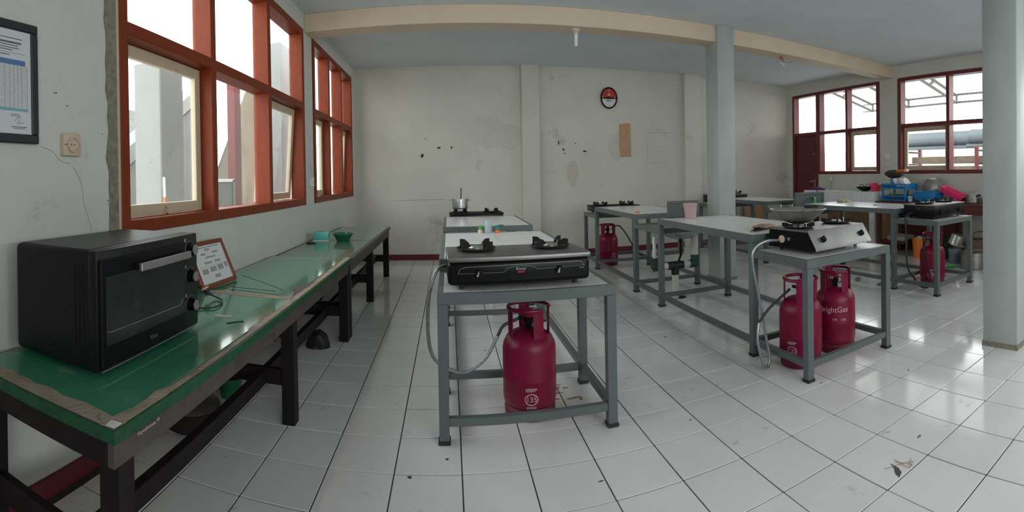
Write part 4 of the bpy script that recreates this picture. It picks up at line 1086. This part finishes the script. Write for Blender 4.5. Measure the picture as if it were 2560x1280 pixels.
# ================================================================ reddish table with washed dishes
tt = thing('wooden_table', 'reddish brown wooden table crowded with kitchenware under yard window', 'table')
TXa, TXb, TYa, TYb, TZ = 5.84, 6.48, 2.55, 4.80, .845
G().box(TXa, TXb, TYa, TYb, TZ - .03, TZ).build('tabletop', 'wood2', tt, bevel=.004)
for x in (TXa + .04, TXb - .04):
    for y in (TYa + .05, 3.62, TYb - .05): G().box(x - .03, x + .03, y - .03, y + .03, 0, TZ - .03).build('leg', 'wood2', tt, bevel=.004)
    G().box(x - .012, x + .012, TYa + .08, TYb - .08, TZ - .15, TZ - .03).build('apron', 'wood2', tt)
G().box(TXa + .07, TXb - .02, 4.30, TYb - .02, .20, .225).build('lower_shelf', 'wood2', tt)
G().box(TXb - .035, TXb - .02, 3.66, TYb - .02, .10, TZ - .15).build('back_board', 'wood2', tt)
tr = thing('storage_tray', 'pale plastic tray on the dark shelf below the dish rack', 'tray', (6.14, 4.53, .2255))
g = G()
for a in ((-.14, .14, -.16, .16, 0, .006), (-.14, -.135, -.16, .16, 0, .075), (.135, .14, -.16, .16, 0, .075), (-.135, .135, -.16, -.155, 0, .075), (-.135, .135, .155, .16, 0, .075)): g.box(*a)
g.build('tray_shell', 'pencil', tr); [G().box(-.15, .15, q - .0075, q + .0075, .068, .078).build('tray_rim', 'pencil', tr) for q in (-.1625, .1625)]

rk = thing('dish_rack', 'two tier blue plastic dish rack beside the tiled counter', 'dish rack', (6.08, 4.50, TZ))
for y in (-.215, .215):
    for x in (-.15, .15): G().box(x - .012, x + .012, y - .014, y + .014, 0, .22).build('post', 'blue', rk, bevel=.003)
for z0 in (.02, .20):
    fl = G()
    for i in range(12): fl.box(-.15, .15, -.20 + i * .0364 - .004, -.20 + i * .0364 + .004, z0, z0 + .008)
    o = fl.build('tier_floor', 'blue', rk); o['kind'] = 'stuff'
    for x in (-.165, .165): G().box(x - .006, x + .006, -.228, .228, z0 + .052, z0 + .072).box(x - .006, x + .006, -.228, .228, z0 - .01, z0 + .008).build('tier_rail', 'blue', rk)
    for y in (-.228, .228): G().box(-.165, .165, y - .005, y + .005, z0 - .01, z0 + .072).build('tier_end', 'blue', rk)
    o = G()
    for i in range(12):
        for x in (-.165, .165): o.box(x - .004, x + .004, -.21 + i * .038, -.20 + i * .038, z0 + .008, z0 + .052)
    o = o.build('tier_slats', 'blue', rk); o['kind'] = 'stuff'
cols = ('white', 'bag', 'zinc', 'white', 'inkb')
for i in range(5):
    p = thing('dinner_plate', ('white plate leaning first in the blue rack', 'pale plate leaning second in the blue rack', 'grey plate leaning third in the blue rack', 'white plate leaning fourth in the blue rack', 'blue plate leaning last in the blue rack')[i], 'plate', (6.08, 4.37 + i * .065, TZ + .213), group='plates in the blue rack')
    T = TR((0, 0, .074), 1.05)
    G().lathe([(0, 0), (.045, 0), (.055, .004), (.08, .014), (.081, .017), (.053, .008), (0, .004)], 26, T=T).build('plate_body', cols[i], p)
    G().lathe([(.035, -.004), (.04, -.004), (.04, .001), (.035, .001)], 24, T=T).build('plate_foot', cols[i], p)
bt = thing('baking_tray', 'round black baking pan leaning over the plates in the rack', 'baking pan', (6.03, 4.56, TZ + .213))
T = TR((0, -.0, .185), .0, -.30) @ TR((0, 0, 0), .22)
G().lathe([(0, 0), (.11, 0), (.125, .004), (.15, .03), (.156, .031), (.152, .035), (.123, .009), (0, .005)], 32, T=T).build('pan_disc', 'blackm', bt)
G().lathe([(.152, .033), (.157, .035), (.152, .037)], 32, T=T).build('pan_rim', 'iron', bt)
cl = thing('rolling_pin', 'wooden rolling pin with white end on top of the rack', 'rolling pin', (6.05, 4.44, TZ + .213 + .252))
G().cyl((0, -.07, .01), (0, .09, 0), .024, n=14).build('pin_body', 'orange', cl)
G().cyl((0, -.07, .01), (0, -.12, .014), .02, .026, 12).build('pin_end', 'white', cl)
tb2 = thing('red_bowl', 'red bowl on the lower tier of the blue rack', 'bowl', (6.03, 4.58, TZ + .030))
G().lathe([(0, 0), (.04, 0), (.045, .006), (.085, .06), (.09, .06), (.088, .064), (.04, .01), (0, .008)], 24).build('bowl_shell', 'redp', tb2)
G().lathe([(.036, -.0), (.04, 0), (.04, .006), (.036, .006)], 20).build('bowl_foot', 'redp', tb2)
tb2 = thing('green_bowl', 'bright green bowl nested in the red bowl on the rack', 'bowl', (6.03, 4.58, TZ + .072))
G().lathe([(0, 0), (.035, 0), (.04, .004), (.08, .035), (.084, .035), (.082, .04), (.036, .008), (0, .006)], 24).build('bowl_shell', 'green2', tb2)
G().lathe([(.03, -.002), (.034, -.002), (.034, .002), (.03, .002)], 20).build('bowl_foot', 'green2', tb2)
fp = thing('frying_pan', 'black frying pan on the lower tier of the blue rack', 'frying pan', (6.05, 4.39, TZ + .029), .1)
G().lathe([(0, 0), (.075, 0), (.082, .006), (.095, .04), (.098, .04), (.096, .044), (.08, .01), (0, .006)], 26).build('pan_body', 'iron', fp)
G().tube([(.088, 0, .038), (.11, 0, .075), (.13, 0, .14)], .009, 8).build('pan_handle', 'blackm', fp)

ba = thing('metal_basin', 'large aluminium basin standing on its side by the rack', 'basin', (6.33, 4.06, TZ + .001))
T = TR((0, 0, .195), 0, -1.30, -.35)
G().lathe([(0, .10), (.12, .10), (.13, .094), (.175, .004), (.188, 0), (.19, -.004), (.172, .0), (.125, .09), (0, .095)], 36, T=T).build('basin_shell', 'alud', ba)
for s in (-1, 1): G().tube([T @ Vector(q) for q in smooth([(-.04, s * .175, .03), (-.035, s * .225, .02), (.035, s * .225, .02), (.04, s * .175, .03)], 6)], .007, 8).build('basin_handle', 'alud', ba)
def tub(name, label, cat, loc, L, Wd, H, m, rz=0., rx=0., ry=0.):
    t = thing(name, label, cat, loc, rz)
    T = TR((0, 0, 0), rx, ry)
    k = .86
    o = [(-Wd * k, -L * k), (Wd * k, -L * k), (Wd * k, L * k), (-Wd * k, L * k)]
    g = G()
    v = []
    for z, s in ((0, k), (H, 1.), (H, .955), (.008, k - .03)):
        v += [(-Wd * s, -L * s, z), (Wd * s, -L * s, z), (Wd * s, L * s, z), (-Wd * s, L * s, z)]
    f = [(3, 2, 1, 0), (12, 13, 14, 15)]
    for a in range(3):
        for i in range(4): f.append((a * 4 + i, a * 4 + (i + 1) % 4, a * 4 + 4 + (i + 1) % 4, a * 4 + 4 + i))
    g.add(v, f, T).build('tub_shell', m, t, bevel=.006, seg=2)
    g = G()
    for a in ((-Wd * 1.06, Wd * 1.06, -L * 1.03, -L), (-Wd * 1.06, Wd * 1.06, L, L * 1.03), (-Wd * 1.06, -Wd, -L, L), (Wd, Wd * 1.06, -L, L)): g.box(*a, H - .012, H + .002, T)
    g.build('tub_rim', m, t, bevel=.002)
    return t
tub('blue_tub', 'rectangular blue plastic tub on the reddish table', 'tub', (6.03, 3.93, TZ), .20, .12, .155, 'blue')
tub('pink_tub', 'hot pink plastic tub tilted against the blue tub', 'tub', (6.13, 3.56, TZ + .085), .20, .11, .085, 'hotpink', .05, .40)
cp = thing('drinking_cup', 'pale blue plastic cup in front of the blue tub', 'cup', (5.93, 4.19, TZ))
G().lathe([(0, 0), (.032, 0), (.034, .004), (.042, .085), (.044, .086), (.042, .09), (.031, .006), (0, .005)], 22).build('cup_body', 'clearp', cp)
G().lathe([(.033, .02), (.037, .022), (.037, .03), (.034, .03)], 22).build('cup_band', 'white', cp)
sp = pot('aluminium saucepan with black handle on the reddish table', (6.06, 3.19, TZ), .105, .125, .9, False, 'alud', 'saucepan', 'saucepan')
G().tube([(-.10, .0, .105), (-.15, .0, .115), (-.24, .0, .125)], [.010, .012, .013], 10).build('pan_handle', 'blackm', sp)
bgw = lump('plastic_bag', 'bag', None, .12, .17, .17, (6.33, 3.17, TZ), 12, .45, 26, 3)
tag(bgw, 'white plastic shopping bag slumped behind the saucepan', 'bag')
wl_ = thing('lidded_wok', 'dark wok with shiny lid at the table end', 'wok', (6.04, 2.86, TZ))
G().lathe([(0, 0), (.07, .004), (.13, .05), (.155, .085), (.162, .086), (.152, .09), (.125, .058), (.065, .012), (0, .01)], 30).build('wok_shell', 'iron', wl_)
ld = G().lathe([(.158, .088), (.155, .094), (.10, .122), (.03, .135), (0, .136)], 30).build('wok_lid', 'alu', wl_)
G().lathe([(0, .165), (.02, .162), (.022, .15), (.009, .135)], 14).build('lid_knob', 'blackm', ld)
G().tube(smooth([(-.15, -.02, .075), (-.20, .0, .10), (-.25, .02, .12)], 4), .008, 8).build('wok_handle', 'alu', wl_)

# ---- on the floor below and before the table
bucket('orange plastic bucket under the reddish table', (6.06, 4.10, 0), .125, .30, 'orange', 'redp')
lump('bucket_scraps', 'bag', bpy.data.objects['bucket.002'], .09, .08, .05, (0, 0, .27), 3, .6, 18, 5)
gb = thing('laundry_basket', 'green slatted plastic basket under the reddish table', 'basket', (6.14, 3.86 - .06, 0))
G().lathe([(0, 0), (.12, 0), (.122, .03), (.117, .03), (.115, .008), (0, .006)], 26).build('basket_base', 'green', gb)
G().lathe([(.152, .28), (.164, .285), (.164, .315), (.152, .312)], 26).build('basket_rim', 'green', gb)
for i in range(20):
    a = 2 * PI * i / 20
    G().tube([(.118 * math.cos(a), .118 * math.sin(a), .028), (.155 * math.cos(a), .155 * math.sin(a), .285)], .008, 5).build('slat', 'green', gb)
G().lathe([(.135, .15), (.141, .15), (.143, .165), (.137, .165)], 26).build('basket_hoop', 'green', gb)
bucket('dark grey bucket beside the big aluminium pot', (5.93, 3.42, 0), .10, .21, 'zinc', None, False)
bp_ = pot('big dented aluminium stock pot on the floor by the table', (5.74, 3.02, 0), .172, .215, .6, True, 'alud', 'stock_pot', 'pot')
en = thing('enamel_lid', 'white enamel lid leaning inside the big stock pot', 'lid', (5.76, 2.98, .012))
T = TR((.055, -.02, .185), 0, .6, .3)
G().lathe([(.088, 0), (.085, .006), (.055, .022), (.015, .028), (0, .028)], 28, T=T).build('lid_disc', 'white', en)
G().lathe([(0, .050), (.015, .048), (.017, .04), (.008, .027)], 12, T=T).build('lid_knob', 'blackm', en)
rp = thing('clay_bowl', 'reddish clay bowl sitting in the big stock pot', 'bowl', (5.665, 3.06, .012))
G().lathe([(0, .10), (.03, .10), (.035, .108), (.06, .21), (.064, .21), (.062, .216), (.03, .115), (0, .112)], 24).build('bowl_shell', 'boardw', rp)
G().cyl((0, 0, 0), (0, 0, .10), .028, n=18).build('bowl_foot', 'boardw', rp)
pn = thing('upturned_pan', 'shiny aluminium pan upturned on the dark grey bucket', 'pan', (5.93, 3.42, .212))
T = TR((0, 0, .045), .32, .15)
G().lathe([(.125, 0), (.13, .002), (.125, .006), (.112, .02), (.105, .15), (.095, .16), (0, .162)], 28, T=T).build('pan_shell', 'alu', pn)
for s in (-1, 1): G().tube([T @ Vector(q) for q in smooth([(-.03, s * .11, .03), (-.025, s * .15, .03), (.025, s * .15, .03), (.03, s * .11, .03)], 5)], .005, 7).build('pan_loop', 'alud', pn)
cb2 = thing('cane_basket', 'woven cane basket behind the big stock pot', 'basket', (6.22, 3.12, 0), .1)
g = G()
for k in range(9):
    s = 1 + .012 * k
    for a in ((-.13 * s, .13 * s, -.17 * s, -.17 * s + .012), (-.13 * s, .13 * s, .17 * s - .012, .17 * s), (-.13 * s, -.13 * s + .012, -.17 * s, .17 * s), (.13 * s - .012, .13 * s, -.17 * s, .17 * s)):
        g.box(*a, k * .036, k * .036 + .033)
o = g.build('cane_weave', 'cane', cb2); o['kind'] = 'stuff'
G().box(-.13, .13, -.17, .17, 0, .01).build('basket_base', 'cane', cb2)
G().tube(smooth([(0, -.18, .32), (0, -.10, .42), (0, .10, .42), (0, .18, .32)], 6), .009, 8).build('basket_handle', 'cane', cb2)
tag(G().prism(blob(10, .10, .07, .12, 4), 0, .006).build('floor_mat', 'green2', loc=(5.62, 3.30, .001)), 'small bright green cloth flat on the floor', 'cloth')

# ---- plywood offcuts behind the right island
for i, (x, w, h, l) in enumerate(((5.42, .22, .74, 'left tan plywood board leaning behind the right island'), (5.68, .25, .72, 'right tan plywood board leaning behind the right island'))):
    b = thing('plywood_board', l, 'board', (x, 7.50, 0), group='plywood boards leaning at the back')
    T = TR((0, 0, 0), -.12)
    G().box(-w / 2, w / 2, 0, .012, 0, h, T).build('face_sheet', 'wood', b)
    G().box(-w / 2 + .002, w / 2 - .002, .012, .018, .002, h - .002, T).build('core_layer', 'boardw', b)

# ================================================================ on the back wall and ceiling
ck = thing('wall_clock', 'oval wall clock with red and white dial and black rim', 'clock')
TC = Matrix.Translation((2.65, YB - .03, 2.595)) @ Matrix.Rotation(PI / 2, 4, 'X')
def oval(rx, rz, n=48): return [(rx * math.cos(q), rz * math.sin(q) * (1 if math.sin(q) > 0 else 1 + .04 * abs(math.sin(q)))) for q in [2 * PI * i / n for i in range(n)]]
G().prism(oval(.140, .168), -.028, -.002, TC).build('clock_case', 'blackm', ck)
G().tube([TC @ Vector((x, z, 0)) for x, z in oval(.137, .165)], .013, 8, True).build('clock_rim', 'black', ck)
up = [q for q in oval(.128, .156) if q[1] >= -.02]
up.sort(key=lambda q: math.atan2(q[1] + .021, q[0]))
G().prism(up + [(-.06, .008), (0, .016), (.06, .008)], -.002, .001, TC).build('dial_upper', 'clockred', ck)
lo = [q for q in oval(.128, .156) if q[1] < .0]
lo.sort(key=lambda q: math.atan2(q[1], q[0]))
G().prism(lo, -.002, .0004, TC).build('dial_lower', 'paper', ck)
G().prism([(0, .085), (.018, .065), (.030, .045), (.016, .028), (-.016, .028), (-.030, .045), (-.018, .065)], .001, .002, TC).build('dial_emblem', 'gold', ck)
for s, x, z in (('12', 0, .122), ('3', .105, .005), ('9', -.108, .005), ('6', 0, -.132)):
    G().text(s, .036, TC @ TR((x, z, .0018))).build('numeral', 'white' if s != '6' else 'ink', ck)
for x0, x1, z in ((-.03, .03, -.020), (-.045, .04, -.042), (-.06, .055, -.056)):
    G().box(x0, x1, z - .004, z + .004, .0005, .0014, TC).build('dial_text', 'ink', ck)
for a, L in ((2.9, .075), (-.25, .10)):
    G().box(-.003, .003, -.01, L, .003, .004, TC @ Matrix.Rotation(a, 4, 'Z')).build('clock_hand', 'ink', ck)
wp = thing('wall_plank', 'bare wooden plank fixed upright to the back wall', 'plank')
G().prism([(2.845, 1.615), (3.035, 1.61), (3.03, 2.175), (2.94, 2.18), (2.94, 2.172), (2.84, 2.165)], 0, .018, Matrix.Translation((0, YB - .0005, 0)) @ Matrix.Rotation(PI / 2, 4, 'X')).build('plank_face', 'wood', wp)
G().cyl((2.965, YB - .018, 2.04), (2.965, YB - .0205, 2.04), .008, n=8).build('nail_head', 'scuff', wp)
ZBM = 2.885
lt = thing('tube_lamp', 'unlit white tube lamp hanging from the beam', 'lamp', (1.39, 5.06, ZBM))
G().lathe([(0, 0), (.045, 0), (.043, -.02), (.026, -.03), (.024, -.055), (0, -.055)], 22).build('lamp_holder', 'socket', lt)
G().lathe([(0, -.055), (.019, -.055), (.019, -.18), (.012, -.186), (0, -.186)], 18).build('lamp_tube', 'white', lt)
lb = thing('bulb_lamp', 'unlit clear bulb in a holder under the beam right of the pillar', 'lamp', (4.22, 5.08, ZBM))
G().lathe([(0, 0), (.036, 0), (.034, -.035), (.022, -.045), (.02, -.05), (0, -.05)], 20).build('lamp_holder', 'boardw', lb)
G().lathe([(.012, -.05), (.016, -.062), (.028, -.085), (.03, -.10), (.022, -.122), (0, -.13)], 20).build('lamp_bulb', 'bulb', lb)
G().tube(smooth([(.02, .02, -.045), (.12, .06, -.05), (.26, .12, -.02), (.30, .14, 0)], 5), .003, 6).build('lamp_wire', 'rubber', lb)

# ================================================================ marks and bits on the floor
def mark(name, m, poly, x, y, h=.0012):
    G().prism(poly, 0, h, TR((x, y, .0008))).build(name, m, slab)
mark('chipped_tile_corner', 'apron', [(-.04, -.03), (-.03, .0), (.0, .03), (.015, .06), (.01, .012), (-.006, -.016)], 1.66, 1.24)
mark('rust_spot', 'boardw', blob(8, .014, .008, .3, 2), 1.93, 1.32)
for i in range(9):
    R = random.Random(40 + i)
    mark('dirt_speck', 'scuff', blob(7, R.uniform(.004, .014), R.uniform(.003, .009), .5, i), R.uniform(-.3, 3.), R.uniform(1.4, 3.8))
RD = random.Random(9)
for i in range(10):
    mark('mud_stain', 'boardw', blob(9, RD.uniform(.012, .05), RD.uniform(.006, .02), .5, i + 20), .66 + RD.uniform(-.14, .10), 2.80 + RD.uniform(-.13, .13), .0008 + i * .0001)
hr = G()
for i in range(6):
    R = random.Random(i)
    0 if i > 2 else hr.tube(smooth([(1.66 + R.uniform(-.05, .05), 1.26 + R.uniform(-.05, .05), .004), (1.72 + R.uniform(-.03, .03), 1.26 + R.uniform(-.06, .06), .006), (1.70 + R.uniform(-.05, .08), 1.22 + R.uniform(-.06, .06), .004)], 5), .0012, 5)
o = hr.build('fibre_tuft', 'boardw', slab); o['kind'] = 'stuff'
tag(lump('crushed_cup', 'tealcap', None, .035, .03, .03, (4.30, 3.46, .0), 7, .5), 'crushed teal wrapper on the floor by the right island', 'wrapper')
tw = thing('dry_twig', 'dark dry twig on the floor under the right island', 'twig', (4.36, 3.85, 0), .6)
G().tube(smooth([(-.12, 0, .004), (0, .02, .008), (.12, .0, .004)], 5), .004, 6).build('stem', 'scuff', tw)
for i in range(6): G().tube([(-.09 + i * .035, .01, .006), (-.075 + i * .035, .01 + (.04 if i % 2 else -.04), .005)], .003, 5).build('side_shoot', 'scuff', tw)
